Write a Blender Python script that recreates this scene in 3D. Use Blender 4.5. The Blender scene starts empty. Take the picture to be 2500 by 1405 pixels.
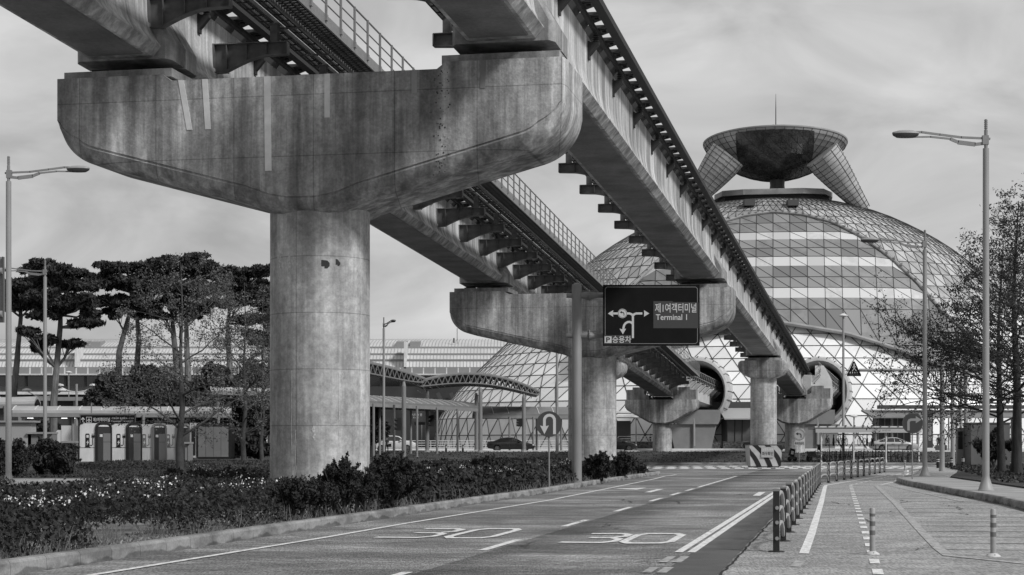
import bpy, math, random
import numpy as np
from mathutils import Vector, Matrix
random.seed(7)
R = math.radians
sc = bpy.context.scene
# ------------------------------------------------------------ camera
F, U0, V0, CZ = 4250.0, 1250.0, 1085.0, 1.7
cam = bpy.data.objects.new("camera", bpy.data.cameras.new("camera"))
sc.collection.objects.link(cam)
cam.location = (0, 0, CZ); cam.rotation_euler = (R(90), 0, 0)
cam.data.sensor_width = 36.0; cam.data.lens = 36.0 * F / 2500.0
cam.data.shift_y = (V0 - 702.5) / 2500.0
cam.data.clip_start = 0.3; cam.data.clip_end = 6000
sc.camera = cam
# ------------------------------------------------------------ world and sun (overcast, black-and-white light)
SUN_EL, SUN_AZ = 40.0, 130.0          # azimuth clockwise from the view direction (+Y): light from the right, a little behind
w = bpy.data.worlds.new("World"); sc.world = w; w.use_nodes = True
nt = w.node_tree; nt.nodes.clear()
def wn(t, **k):
    n = nt.nodes.new(t)
    for a, b in k.items(): setattr(n, a, b)
    return n
sky = wn('ShaderNodeTexSky', sky_type='NISHITA', sun_disc=False, sun_elevation=R(SUN_EL), sun_rotation=R(SUN_AZ))
bw = wn('ShaderNodeRGBToBW'); nt.links.new(sky.outputs[0], bw.inputs[0])
tc = wn('ShaderNodeTexCoord')
mp = wn('ShaderNodeMapping'); mp.inputs['Scale'].default_value = (4.2, 4.2, 10.5); mp.inputs['Rotation'].default_value = (R(4), R(-5), 0)
nt.links.new(tc.outputs['Generated'], mp.inputs[0])
n1 = wn('ShaderNodeTexNoise'); n1.inputs['Scale'].default_value = 1.7; n1.inputs['Detail'].default_value = 8; n1.inputs['Roughness'].default_value = 0.52; n1.inputs['Distortion'].default_value = 0.6
nt.links.new(mp.outputs[0], n1.inputs['Vector'])
mr = wn('ShaderNodeMapRange'); mr.inputs[1].default_value = 0.33; mr.inputs[2].default_value = 0.68; mr.inputs[3].default_value = 3.3; mr.inputs[4].default_value = 6.0
nt.links.new(n1.outputs[0], mr.inputs[0])
mx = wn('ShaderNodeMix', data_type='FLOAT'); mx.inputs[0].default_value = 0.9
nt.links.new(bw.outputs[0], mx.inputs[2]); nt.links.new(mr.outputs[0], mx.inputs[3])
bg = wn('ShaderNodeBackground'); bg.inputs[1].default_value = 0.1
nt.links.new(mx.outputs[0], bg.inputs[0])
wo = wn('ShaderNodeOutputWorld'); nt.links.new(bg.outputs[0], wo.inputs[0])
sd = bpy.data.lights.new("sun", 'SUN'); sd.energy = 2.7; sd.angle = R(10); sd.color = (1, 1, 1)
sun = bpy.data.objects.new("sun", sd); sc.collection.objects.link(sun)
_s = Vector((math.sin(R(SUN_AZ)) * math.cos(R(SUN_EL)), math.cos(R(SUN_AZ)) * math.cos(R(SUN_EL)), math.sin(R(SUN_EL))))
sun.rotation_euler = _s.to_track_quat('Z', 'Y').to_euler()
sc.view_settings.view_transform = 'Standard'; sc.view_settings.look = 'None'; sc.view_settings.gamma = 1.0
sc.view_settings.exposure = 0.22; sc.view_settings.use_curve_mapping = False
sc.render.engine = 'CYCLES'; sc.cycles.max_bounces = 5

# ------------------------------------------------------------ helpers
col = sc.collection
def P(u, v, y): return Vector(((u - U0) / F * y, y, CZ + (V0 - v) / F * y))
def G(u, v, z=0.0):
    y = (CZ - z) * F / (v - V0); return Vector(((u - U0) / F * y, y, z))
def hz(x, y):
    def ss(a, b, t):
        t = min(1, max(0, (t - a) / (b - a))); return t * t * (3 - 2 * t)
    far = 0.15 + 0.78 * ss(144, 172, y)
    left = 0.4 * ss(95, 116, y) * ss(-9, -16, x)
    return max(far if y > 143 else 0, left)

_mats = {}
def M(name, g=0.3, rough=0.7, metal=0.0, layers=(), bump=None, spec=0.4, emit=0.0, brick=None):
    """neutral grey material; every layer is a noise (scale, (sx,sy,sz), from_lo, from_hi, to_lo, to_hi) multiplied into the base grey"""
    if name in _mats: return _mats[name]
    m = bpy.data.materials.new(name); m.use_nodes = True; t = m.node_tree
    b = t.nodes['Principled BSDF']
    b.inputs['Roughness'].default_value = rough; b.inputs['Metallic'].default_value = metal
    b.inputs['Specular IOR Level'].default_value = spec
    b.inputs['Base Color'].default_value = (g, g, g, 1)
    if emit: b.inputs['Emission Color'].default_value = (1, 1, 1, 1); b.inputs['Emission Strength'].default_value = emit
    if layers or bump or brick:
        co = t.nodes.new('ShaderNodeTexCoord'); src = co.outputs['Object']
    cur = None
    def mul(a, s):
        n = t.nodes.new('ShaderNodeMath'); n.operation = 'MULTIPLY'
        if a is None: n.inputs[0].default_value = g
        else: t.links.new(a, n.inputs[0])
        t.links.new(s, n.inputs[1]); return n.outputs[0]
    for L in layers:
        sca, st, a, c, lo, hi = L[:6]
        mpn = t.nodes.new('ShaderNodeMapping'); mpn.inputs['Scale'].default_value = st
        if len(L) > 6: mpn.inputs['Rotation'].default_value = (0, 0, L[6])
        t.links.new(src, mpn.inputs[0])
        n = t.nodes.new('ShaderNodeTexNoise'); n.inputs['Scale'].default_value = sca; n.inputs['Detail'].default_value = 6; n.inputs['Roughness'].default_value = 0.6
        t.links.new(mpn.outputs[0], n.inputs['Vector'])
        r = t.nodes.new('ShaderNodeMapRange'); r.inputs[1].default_value = a; r.inputs[2].default_value = c; r.inputs[3].default_value = lo; r.inputs[4].default_value = hi
        t.links.new(n.outputs[0], r.inputs[0]); cur = mul(cur, r.outputs[0])
    if brick:   # thin form joints: (plane 'xz' or 'zonly', width, height)
        sep = t.nodes.new('ShaderNodeSeparateXYZ'); t.links.new(src, sep.inputs[0])
        for ax, per, ofs in brick:
            q = t.nodes.new('ShaderNodeMath'); q.operation = 'PINGPONG'; q.inputs[1].default_value = per / 2
            ad = t.nodes.new('ShaderNodeMath'); ad.operation = 'ADD'; ad.inputs[1].default_value = 500 * per + ofs
            t.links.new(sep.outputs[ax], ad.inputs[0]); t.links.new(ad.outputs[0], q.inputs[0])
            r = t.nodes.new('ShaderNodeMapRange'); r.inputs[1].default_value = 0.004; r.inputs[2].default_value = 0.016; r.inputs[3].default_value = 0.6; r.inputs[4].default_value = 1
            t.links.new(q.outputs[0], r.inputs[0]); cur = mul(cur, r.outputs[0])
    if cur is not None:
        t.links.new(cur, b.inputs['Base Color'])
    if bump:
        n = t.nodes.new('ShaderNodeTexNoise'); n.inputs['Scale'].default_value = bump[0]; n.inputs['Detail'].default_value = 5
        t.links.new(src, n.inputs['Vector'])
        bp = t.nodes.new('ShaderNodeBump'); bp.inputs['Strength'].default_value = bump[1]; bp.inputs['Distance'].default_value = 0.02
        t.links.new(n.outputs[0], bp.inputs['Height']); t.links.new(bp.outputs[0], b.inputs['Normal'])
    _mats[name] = m
    return m
U1 = (1, 1, 1)
MC = M('concrete', 0.30, 0.85, layers=[(0.55, (1, 1, .8), .35, .62, .62, 1.2), (2.4, (1, 1, .13), .38, .62, .62, 1.14), (7, U1, .3, .7, .82, 1.15), (40, U1, .3, .7, .88, 1.12)], bump=(25, .25), spec=.25)
MCAP = M('stained concrete', 0.57, 0.88, layers=[(0.3, (1, 1, .6), .42, .58, .72, 1.12), (1.5, (1, 1, .1), .42, .60, .62, 1.08), (3.2, (1, 1, .035), .46, .6, .74, 1.04), (4.5, (1, 1, .06), .40, .62, .72, 1.1), (1.3, (1, 1, .5), .40, .6, .88, 1.06), (5, U1, .36, .64, .84, 1.14), (16, U1, .35, .65, .84, 1.14)], bump=(22, .35), spec=.2, brick=[(2, 1.43, .13), (0, 1.92, 0)])
MCOL = M('column concrete', 0.46, 0.85, layers=[(0.5, (1, 1, .7), .40, .60, .78, 1.1), (2.4, (1, 1, .08), .42, .6, .76, 1.06), (1.6, U1, .42, .58, .86, 1.08), (5, (1, 1, .03), .46, .6, .84, 1.03), (6, U1, .36, .64, .82, 1.14), (18, U1, .35, .65, .88, 1.1)], bump=(25, .25), spec=.25, brick=[(2, 1.33, .52), (0, 9, .44)])
MWEB = M('girder concrete', 0.56, 0.85, layers=[(1.3, (1, 1, .12), .42, .58, .6, 1.08), (4.0, (1, 1, .05), .42, .6, .68, 1.08), (0.5, (1, 1, .5), .38, .62, .72, 1.12), (16, U1, .35, .65, .88, 1.1)], bump=(25, .15), spec=.25)
MSTEEL = M('dark steel', 0.025, 0.7, layers=[(3, U1, .35, .65, .7, 1.3)], spec=.4)
MBRK = M('bracket steel', 0.11, 0.6, layers=[(4, U1, .35, .65, .75, 1.2)], spec=.4)
MRAIL = M('running rail steel', 0.022, 0.75, layers=[(5, U1, .35, .65, .8, 1.2)], spec=.5)
MLRAIL = M('light galvanised steel', 0.22, 0.5, metal=.2, layers=[(6, U1, .3, .7, .85, 1.1)])
MBLK = M('black rubber', 0.012, 0.8)
MWHITE = M('white paint', 0.62, 0.6, layers=[(5, U1, .3, .7, .85, 1.05)])
MPOLE = M('grey pole paint', 0.21, 0.5, layers=[(1.5, (1, 1, .4), .3, .7, .85, 1.1)])
MLPOLE = M('pale pole paint', 0.27, 0.5, layers=[(1.5, (1, 1, .4), .3, .7, .85, 1.1)])
MDK = M('dark grey paint', 0.06, 0.5)
MSIGN = M('sign face dark', 0.010, 0.85, layers=[(1.5, U1, .3, .7, .85, 1.2)], spec=.08)
MSIGNG = M('sign patch grey', 0.06, 0.8, spec=.1)
MSIGNM = M('sign face mid grey', 0.05, 0.5)
MSYM = M('sign symbol white', 0.5, 0.5)
MGLASS = M('dark window glass', 0.02, 0.08, spec=.8)

class MB:
    def __init__(s): s.v = []; s.f = []; s.mi = []; s.k = 0
    def add(s, vs, fs):
        n = len(s.v); s.v += [tuple(p) for p in vs]; s.f += [tuple(i + n for i in f) for f in fs]; s.mi += [s.k] * len(fs); return s
    def obox(s, c, ax, ay, az):
        c = Vector(c); ax, ay, az = Vector(ax), Vector(ay), Vector(az)
        vs = [c + sx * ax + sy * ay + sz * az for sz in (-1, 1) for sy in (-1, 1) for sx in (-1, 1)]
        return s.add(vs, [(0, 2, 3, 1), (4, 5, 7, 6), (0, 1, 5, 4), (2, 6, 7, 3), (0, 4, 6, 2), (1, 3, 7, 5)])
    def box(s, c, d, rz=0.0):
        cx, sx = math.cos(rz), math.sin(rz)
        return s.obox(c, (cx * d[0] / 2, sx * d[0] / 2, 0), (-sx * d[1] / 2, cx * d[1] / 2, 0), (0, 0, d[2] / 2))
    def bar(s, a, b, w, h, up=(0, 0, 1)):
        a, b = Vector(a), Vector(b); d = b - a
        if d.length < 1e-6: return s
        x = d.cross(Vector(up))
        if x.length < 1e-6: x = d.cross(Vector((1, 0, 0)))
        x.normalize(); z = x.cross(d).normalized()
        return s.obox((a + b) / 2, x * w / 2, d / 2, z * h / 2)
    def tube(s, pts, r, n=8, cap=True):
        pts = [Vector(p) for p in pts]
        if not hasattr(r, '__len__'): r = [r] * len(pts)
        rings = []; ref = None
        for i, p in enumerate(pts):
            d = (pts[min(i + 1, len(pts) - 1)] - pts[max(i - 1, 0)]).normalized()
            if ref is None:
                ref = d.cross(Vector((0, 0, 1)))
                if ref.length < 1e-3: ref = Vector((1, 0, 0))
            x = (ref - d * ref.dot(d)).normalized(); ref = x; y = d.cross(x)
            rings.append([p + (x * math.cos(a) + y * math.sin(a)) * r[i] for a in [2 * math.pi * k / n for k in range(n)]])
        return s.loft(rings, cap)
    def loft(s, rings, cap=True, close=True):
        n = len(rings[0]); vs = [p for r_ in rings for p in r_]; fs = []
        for i in range(len(rings) - 1):
            for k in range(n if close else n - 1):
                k2 = (k + 1) % n; fs.append((i * n + k, i * n + k2, (i + 1) * n + k2, (i + 1) * n + k))
        if cap: fs.append(tuple(range(n))[::-1]); fs.append(tuple((len(rings) - 1) * n + k for k in range(n)))
        return s.add(vs, fs)
    def prism(s, poly, d):
        poly = [Vector(p) for p in poly]; return s.loft([poly, [p + Vector(d) for p in poly]])
    def lathe(s, c, prof, n=24, cap=True):
        c = Vector(c)
        return s.loft([[c + Vector((r * math.cos(2 * math.pi * k / n), r * math.sin(2 * math.pi * k / n), z)) for k in range(n)] for r, z in prof], cap)
    def sheet(s, pts): return s.add(pts, [tuple(range(len(pts)))])
    def mesh(s, name, mats, off=(0, 0, 0), smooth=False):
        me = bpy.data.meshes.new(name); o = Vector(off)
        me.from_pydata([(p[0] - o.x, p[1] - o.y, p[2] - o.z) for p in s.v], [], s.f)
        for m in (mats if isinstance(mats, (list, tuple)) else [mats]): me.materials.append(m)
        if any(s.mi): me.polygons.foreach_set('material_index', s.mi)
        if smooth:
            me.polygons.foreach_set('use_smooth', [True] * len(me.polygons))
            try: me.set_sharp_from_angle(angle=R(38))
            except Exception: pass
        me.update(); return me
    def build(s, name, mats, parent=None, smooth=False):
        return link(name, s.mesh(name, mats, wloc(parent), smooth), parent)
def wloc(o):
    l = Vector((0, 0, 0))
    while o is not None: l = l + o.location; o = o.parent
    return l
def link(name, me, parent=None, loc=None, rz=0.0, scale=None):
    o = bpy.data.objects.new(name, me); col.objects.link(o)
    if parent is not None: o.parent = parent
    if loc is not None: o.location = Vector(loc) - wloc(parent)
    o.rotation_euler.z = rz
    if scale: o.scale = scale
    return o
def tag(o, label=None, cat=None, group=None, kind=None):
    if label: o['label'] = label
    if cat: o['category'] = cat
    if group: o['group'] = group
    if kind: o['kind'] = kind
    return o
def thing(name, label, cat, loc=(0, 0, 0), group=None, rz=0.0):
    o = bpy.data.objects.new(name, None); col.objects.link(o); o.location = loc; o.rotation_euler.z = rz
    o.empty_display_size = 0.3
    return tag(o, label, cat, group)
def struct(o): return tag(o, kind='structure')
def copy_tree(o, parent=None, loc=None, rz=None, label=None, scale=None):
    c = o.copy(); col.objects.link(c); c.parent = parent
    for ch in o.children: copy_tree(ch, c)
    if loc is not None: c.location = loc
    if rz is not None: c.rotation_euler.z = rz
    if label: c['label'] = label
    if scale: c.scale = (scale,) * 3
    return c
def text(body, size, mat, parent, c, right=(1, 0, 0), up=(0, 0, 1), depth=0.004, name='lettering', width=None, align='CENTER', bold=0.0):
    cu = bpy.data.curves.new('t', 'FONT'); cu.body = body; cu.size = 1.0; cu.align_x = align; cu.align_y = 'CENTER'
    cu.offset = bold; cu.resolution_u = 3
    to = bpy.data.objects.new('t', cu); col.objects.link(to); bpy.context.view_layer.update()
    me = bpy.data.meshes.new_from_object(to.evaluated_get(bpy.context.evaluated_depsgraph_get()))
    bpy.data.objects.remove(to)
    xs = [v.co.x for v in me.vertices]; ys = [v.co.y for v in me.vertices]
    if not xs: return None
    wd, ht = max(xs) - min(xs), max(ys) - min(ys); my = (max(ys) + min(ys)) / 2
    mxx = (max(xs) + min(xs)) / 2 if align == 'CENTER' else min(xs)
    sy = size / ht; sx = (width / wd) if width else sy
    right, up = Vector(right).normalized(), Vector(up).normalized(); nrm = right.cross(up); c = Vector(c); off = wloc(parent)
    vs = [c + right * ((v.co.x - mxx) * sx) + up * ((v.co.y - my) * sy) + nrm * depth for v in me.vertices]
    m2 = MB(); m2.add(vs, [tuple(p.vertices) for p in me.polygons])
    return m2.build(name, mat, parent)
def stroke2d(pts, w, closed=False):
    """mitred strip outline faces around a 2-D polyline -> (verts, quads)"""
    n = len(pts); vs = []; fs = []
    for i in range(n):
        p = Vector(pts[i]); a = Vector(pts[i - 1]) if (i > 0 or closed) else None; b = Vector(pts[(i + 1) % n]) if (i < n - 1 or closed) else None
        d1 = (p - a).normalized() if a is not None else (b - p).normalized(); d2 = (b - p).normalized() if b is not None else d1
        t = (d1 + d2)
        t = t.normalized() if t.length > 1e-4 else d1
        nn = Vector((-t.y, t.x)); k = w / 2 / max(0.35, nn.dot(Vector((-d1.y, d1.x))))
        vs += [p + nn * k, p - nn * k]
    for i in range(n if closed else n - 1):
        j = (i + 1) % n; fs.append((2 * i, 2 * i + 1, 2 * j + 1, 2 * j))
    return vs, fs
def arc2(cx, cy, r, a0, a1, n=10):
    return [(cx + r * math.cos(R(a0 + (a1 - a0) * k / n)), cy + r * math.sin(R(a0 + (a1 - a0) * k / n))) for k in range(n + 1)]
class Face:
    """flat artwork on a board: 2-D (x right, z up) in metres about centre c, facing -normal"""
    def __init__(s, c, right=(1, 0, 0), up=(0, 0, 1)):
        s.c = Vector(c); s.r = Vector(right).normalized(); s.u = Vector(up).normalized(); s.n = s.r.cross(s.u)
    def p(s, x, z, d=0.004): return s.c + s.r * x + s.u * z + s.n * d
    def poly(s, m, pts, d=0.004): m.sheet([s.p(x, z, d) for x, z in pts]); return m
    def stroke(s, m, pts, w, d=0.004, closed=False):
        vs, fs = stroke2d(pts, w, closed); m.add([s.p(v[0], v[1], d) for v in vs], fs); return m
    def disc(s, m, x, z, r, d=0.004, n=32): return s.poly(m, arc2(x, z, r, 0, 360 - 360 / n, n - 1), d)
    def ring(s, m, x, z, r, w, d=0.004, n=36): return s.stroke(m, arc2(x, z, r, 0, 360 - 360 / n, n - 1), w, d, True)
def leaves(name, mat, cen, size, parent=None, flat=0.0, aspect=1.6, seed=1, up=0.0, mi=None):
    """many small leaf-sized quads; cen (N,3)"""
    rg = np.random.default_rng(seed); cen = np.asarray(cen, dtype=float); N = len(cen)
    if parent is not None: cen = cen - np.array(wloc(parent))
    a = rg.normal(size=(N, 3)); a[:, 2] = a[:, 2] * (1 - flat) + up; a /= np.linalg.norm(a, axis=1)[:, None]
    b = rg.normal(size=(N, 3)); b[:, 2] *= (1 - flat); b = np.cross(a, b); b /= np.linalg.norm(b, axis=1)[:, None] + 1e-9
    s = (size * (0.6 + 0.8 * rg.random(N)))[:, None]
    a = a * s * aspect / 2; b = b * s / 2
    V = np.stack([cen - a, cen + b * 1.0, cen + a, cen - b * 1.0], axis=1).reshape(-1, 3)
    me = bpy.data.meshes.new(name); me.vertices.add(4 * N); me.vertices.foreach_set('co', V.ravel())
    me.loops.add(4 * N); me.loops.foreach_set('vertex_index', np.arange(4 * N, dtype=np.int32))
    me.polygons.add(N); me.polygons.foreach_set('loop_start', np.arange(0, 4 * N, 4, dtype=np.int32))
    try: me.polygons.foreach_set('loop_total', np.full(N, 4, dtype=np.int32))
    except Exception: pass
    for m in (mat if isinstance(mat, (list, tuple)) else [mat]): me.materials.append(m)
    if mi is not None: me.polygons.foreach_set('material_index', np.asarray(mi, dtype=np.int32))
    me.update(calc_edges=True); me.validate()
    o = bpy.data.objects.new(name, me); col.objects.link(o)
    if parent is not None: o.parent = parent
    return o
# ============================================================ SETTING: ground, roads, kerbs, markings
MROAD = M('worn asphalt', 0.39, 0.9, layers=[(50, (1, .09, 1), .42, .58, .62, 1.36), (14, (1, .2, 1), .40, .60, .88, 1.1), (0.32, (.7, 1, 1), .44, .62, .58, 1.1, R(11)), (1.1, (.6, 1.3, 1), .46, .66, .74, 1.06, R(11)), (3, (.6, 1.2, 1), .50, .64, .78, 1.05)], bump=(140, .5), spec=.2)
MROADD = M('newer dark asphalt', 0.115, 0.9, layers=[(110, U1, .3, .7, .7, 1.3), (0.6, U1, .35, .65, .8, 1.15)], bump=(140, .4), spec=.2)
MLANE = M('pale worn asphalt', 0.365, 0.9, layers=[(50, (1, .09, 1), .42, .58, .68, 1.3), (14, (1, .2, 1), .40, .60, .9, 1.09), (0.5, (.6, 1, 1), .36, .62, .78, 1.1), (1.6, (.7, 1.2, 1), .46, .66, .8, 1.06)], bump=(140, .5), spec=.2)
MGRASS = M('lawn', 0.03, 0.95, layers=[(0.5, U1, .35, .65, .6, 1.7), (14, U1, .3, .7, .6, 1.5)], bump=(40, .8))
MSOIL = M('soil', 0.3, 0.95, layers=[(0.8, U1, .35, .62, .4, 1.3), (30, U1, .3, .7, .6, 1.4)], bump=(30, .8))
MPAVE = M('paving', 0.33, 0.9, layers=[(0.6, U1, .35, .65, .75, 1.15), (50, U1, .3, .7, .8, 1.2)], bump=(60, .3), brick=[(0, .4, 0), (1, .4, 0)])
MKERB = M('kerb concrete', 0.25, 0.85, layers=[(1.2, (1, 1, 2.5), .38, .6, .55, 1.15), (25, U1, .3, .7, .8, 1.15)], bump=(40, .3))
MLINE = M('road paint', 0.78, 0.8, layers=[(9, U1, .36, .55, .55, 1.05), (90, U1, .32, .6, .6, 1.1)])
MLINEW = M('worn road paint', 0.46, 0.85, layers=[(7, U1, .38, .6, .5, 1.05), (80, U1, .35, .6, .6, 1.1)])
g = MB(); g.sheet([(-900, -120, -.05), (900, -120, -.05), (900, 143, -.05), (-900, 143, -.05)])
struct(g.build('ground', MGRASS))
# far terrain beyond the crossing road
g = MB(); ys = [143, 143.3] + list(np.linspace(145, 178, 14)) + [200, 260, 400, 900, 3000]; xs = list(np.linspace(-90, 120, 43)); xs = [-2500, -400] + xs + [500, 2500]
vs = [(x, y, hz(x, y) if y > 143.2 else -.05) for y in ys for x in xs]; n = len(xs)
g.add(vs, [(j * n + i, j * n + i + 1, (j + 1) * n + i + 1, (j + 1) * n + i) for j in range(len(ys) - 1) for i in range(n - 1)])
struct(g.build('terrain', MGRASS, smooth=True))
# kerb lines
LK = [(-11.8, -6), (-8.6, 12), (-6.46, 22.6), (-5.55, 26.8), (-4.15, 33.8), (-2.57, 41.2), (-1.02, 49.2), (1.24, 60), (3.2, 71), (5.16, 81.2), (6.7, 89), (8.0, 95.2), (8.3, 96.6), (7.9, 97.8), (6.5, 98.6), (-2, 101), (-14, 104), (-90, 108)]
RK = [(4.5, -6), (8.2, 14), (10.6, 29), (13.2, 44.9), (14.0, 50.5), (14.8, 58.7), (15.6, 66.3), (16.3, 72.5), (17.3, 78.5), (19.75, 86), (23.2, 99), (27.3, 116), (31.5, 128), (38, 136), (90, 140)]
def at_poly(pl, y):
    for a, b in zip(pl, pl[1:]):
        if a[1] <= y <= b[1]: return a[0] + (b[0] - a[0]) * (y - a[1]) / (b[1] - a[1])
    return pl[-1][0]
def lk(y): return at_poly(LK[:12], min(y, 95))
g = MB(); g.sheet([(-90, -110, 0), (90, -110, 0), (90, 143, 0), (-90, 143, 0)]); struct(g.build('road', MROAD))
_t = MROAD.node_tree; _b = _t.nodes['Principled BSDF']; _src = _b.inputs['Base Color'].links[0].from_socket
def _m(op, a, b=None, c=None):
    n = _t.nodes.new('ShaderNodeMath'); n.operation = op
    for i, q_ in enumerate((a, b, c)):
        if q_ is None: continue
        if isinstance(q_, (int, float)): n.inputs[i].default_value = q_
        else: _t.links.new(q_, n.inputs[i])
    return n.outputs[0]
_c = _t.nodes.new('ShaderNodeTexCoord'); _sp = _t.nodes.new('ShaderNodeSeparateXYZ'); _t.links.new(_c.outputs['Object'], _sp.inputs[0])
_n = _t.nodes.new('ShaderNodeTexNoise'); _n.inputs['Scale'].default_value = 1.3; _n.inputs['Detail'].default_value = 6; _t.links.new(_c.outputs['Object'], _n.inputs['Vector'])
_d = _m('SUBTRACT', _sp.outputs[0], _m('ADD', _m('MULTIPLY', _sp.outputs[1], .192), -.44 - .192 * 27.9 + .12))
_d2 = _m('ADD', _d, _m('MULTIPLY', _m('SUBTRACT', _n.outputs[0], .5), 1.6))
_r = _t.nodes.new('ShaderNodeMapRange'); _r.inputs[1].default_value = .1; _r.inputs[2].default_value = 1.5; _r.inputs[3].default_value = .52; _r.inputs[4].default_value = 1; _t.links.new(_d2, _r.inputs[0])
_f = _m('MAXIMUM', _r.outputs[0], _m('LESS_THAN', _d, 0.0)); _t.links.new(_m('MULTIPLY', _src, _f), _b.inputs['Base Color'])
# pale bicycle-lane asphalt and dark strip on the right of the double line
def off_line(y, x0, s, y0=27.2): return x0 + s * (y - y0)
g = MB(); ysr = [2, 22.6, 39.5, 60, 73, 90, 104]
lx = {2: -1.2, 22.6: 2.69, 39.5: 5.9, 60: 9.8, 73: 12.5, 90: 17.8, 104: 22.2}
g.add([(lx[y], y, .004) for y in ysr] + [(max(lx[y], at_poly(RK, y)), y, .004) for y in ysr], [(i, i + 7, i + 8, i + 1) for i in range(6)])
struct(g.build('bicycle_lane', MLANE))
g = MB(); g.add([(-1.4, 10, .004), (lx[22.6] - .02, 22.6, .004), (5.88, 39.5, .004), (8.6, 53, .004), (7.5, 53, .004), (5.25, 39.5, .004), (3.0, 27.9, .004), (-.4, 10, .004)][:0] + [(-.6, 10, .009), (2.67, 22.6, .009), (5.88, 39.5, .009), (9.1, 57, .009), (8.55, 57, .009), (5.15, 39.5, .009), (2.98, 28, .009), (1.9, 22.6, .009), (-1.3, 10, .009)], [tuple(range(9))])
struct(g.build('road_patch', MROADD))
g = MB()   # tar-dark strip along the right half of the near carriageway
for (a, b, w0, w1) in (((-3.1, 18), (2.4, 44), 1.3, .35),):
    g.add([(a[0], a[1], .003), (b[0], b[1], .003), (b[0] - w1, b[1] - .6, .003), (a[0] - .1, a[1] - 4, .003)], [(0, 1, 2, 3)])
# long crack beside the patch
rg = random.Random(3); m_ = MB()
pts = []
for k in range(70):
    y = 21 + k * .36; pts.append((off_line(y, 2.72, .1905, 22.6) + rg.uniform(-.02, .02), y))
vs, fs = stroke2d(pts, .035); m_.add([(v[0], v[1], .016) for v in vs], fs)
for (x, y, L, a) in ((1.9, 24.6, 1.6, 80), (1.2, 27.6, 1.2, 15), (.6, 34, 2.2, 12), (3.1, 46, 3, 100), (1.4, 39, 2.4, 20), (6.2, 27.5, 2, 70), (3.2, 33, 1.5, 60), (7.3, 24.4, 1.3, 40)):
    pts = [(x, y)]
    for k in range(14):
        pts.append((pts[-1][0] + math.cos(R(a + rg.uniform(-60, 60))) * L / 14, pts[-1][1] + math.sin(R(a + rg.uniform(-60, 60))) * L / 14))
    vs, fs = stroke2d(pts, .018); m_.add([(v[0], v[1], .016) for v in vs], fs)
tag(m_.build('road_crack', M('crack', .02, 1)), 'thin dark crack running beside the double line in the asphalt', 'crack')
rq = random.Random(21); m_ = MB()
for _k in range(34):
    y = rq.uniform(23, 62); x = off_line(y, rq.choice([rq.uniform(-3.2, 2.2), rq.uniform(4.4, 9.5)]), .19, 27); L = rq.uniform(.6, 2.6); a = rq.choice([rq.uniform(-15, 25), rq.uniform(60, 100)]); pts = [(x, y)]
    for k in range(12): pts.append((pts[-1][0] + math.cos(R(a + rq.uniform(-55, 55))) * L / 12, pts[-1][1] + math.sin(R(a + rq.uniform(-55, 55))) * L / 12 * 1.6))
    vs, fs = stroke2d(pts, .012 + y * .0005); m_.add([(v[0], v[1], .0175) for v in vs], fs)
tag(m_.build('road_crack', M('crack', .02, 1)), 'scattered thin cracks over the worn asphalt lanes', 'crack', kind='stuff')
# slabs: planting bed on the left, sidewalk on the right
def slab(name, poly, z, mat, z0=-.04):
    m = MB(); m.loft([[Vector((x, y, z0)) for x, y in poly], [Vector((x, y, z)) for x, y in poly]]); return struct(m.build(name, mat))
def inset(pl, d):  # shift a polyline sideways (+ = left of travel)
    out = []
    for i, p in enumerate(pl):
        a = Vector(pl[max(i - 1, 0)]); b = Vector(pl[min(i + 1, len(pl) - 1)]); t = (b - a).normalized(); out.append((p[0] - t.y * d, p[1] + t.x * d))
    return out
bedpoly = inset(LK, .17) + [(-90, -6)]
slab('planting_bed', bedpoly, .12, MSOIL)
slab('sidewalk', inset(RK, -.17) + [(90, -6)], .18, MPAVE)
slab('lawn_right', [(16.9, 50), (17.6, 60), (18.6, 68), (19.3, 74), (19.9, 79), (23, 90), (27.7, 107.7), (34, 128), (70, 130), (70, 45)], .24, MGRASS, .1)
slab('path', [(-19.8, 72), (-9.5, 73.5), (-8.6, 78), (-19.4, 77)], .135, MPAVE, .1)
# lawn mound under the charging booths
g = MB(); xs = list(np.linspace(-88, -7, 30)); ys = list(np.linspace(80, 142.6, 18))
vs = [(x, y, hz(x, y) + .125) for y in ys for x in xs]; n = len(xs)
g.add(vs, [(j * n + i, j * n + i + 1, (j + 1) * n + i + 1, (j + 1) * n + i) for j in range(17) for i in range(n - 1)])
struct(g.build('lawn', MGRASS, smooth=True))
def kerb(name, pl, h, wd, side, L=1.0):
    """kerb stones along the polyline, each with a bevelled road edge"""
    m = MB(); P2 = [Vector(p) for p in pl]; seg = []; 
    acc = 0.0; tot = sum((b - a).length for a, b in zip(P2, P2[1:]))
    def pt(s):
        for a, b in zip(P2, P2[1:]):
            l = (b - a).length
            if s <= l: return a + (b - a) * (s / l)
            s -= l
        return P2[-1]
    s = 0.0
    while s < tot - .2:
        e = min(s + L, tot); a = pt(s + .006); b = pt(e - .006); t = (b - a).normalized(); nn = Vector((-t.y, t.x)) * side
        prof = [(0, -.04), (0.01, h - .04), (.04, h), (wd, h), (wd, -.04)]
        m.loft([[Vector((q.x + nn.x * o, q.y + nn.y * o, z)) for o, z in prof] for q in (a, b)]); s = e
    return struct(m.build(name, MKERB))
_t = MKERB.node_tree; _b = _t.nodes['Principled BSDF']; _src = _b.inputs['Base Color'].links[0].from_socket; _c = _t.nodes.new('ShaderNodeTexCoord'); _sp = _t.nodes.new('ShaderNodeSeparateXYZ'); _t.links.new(_c.outputs['Object'], _sp.inputs[0])
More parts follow.
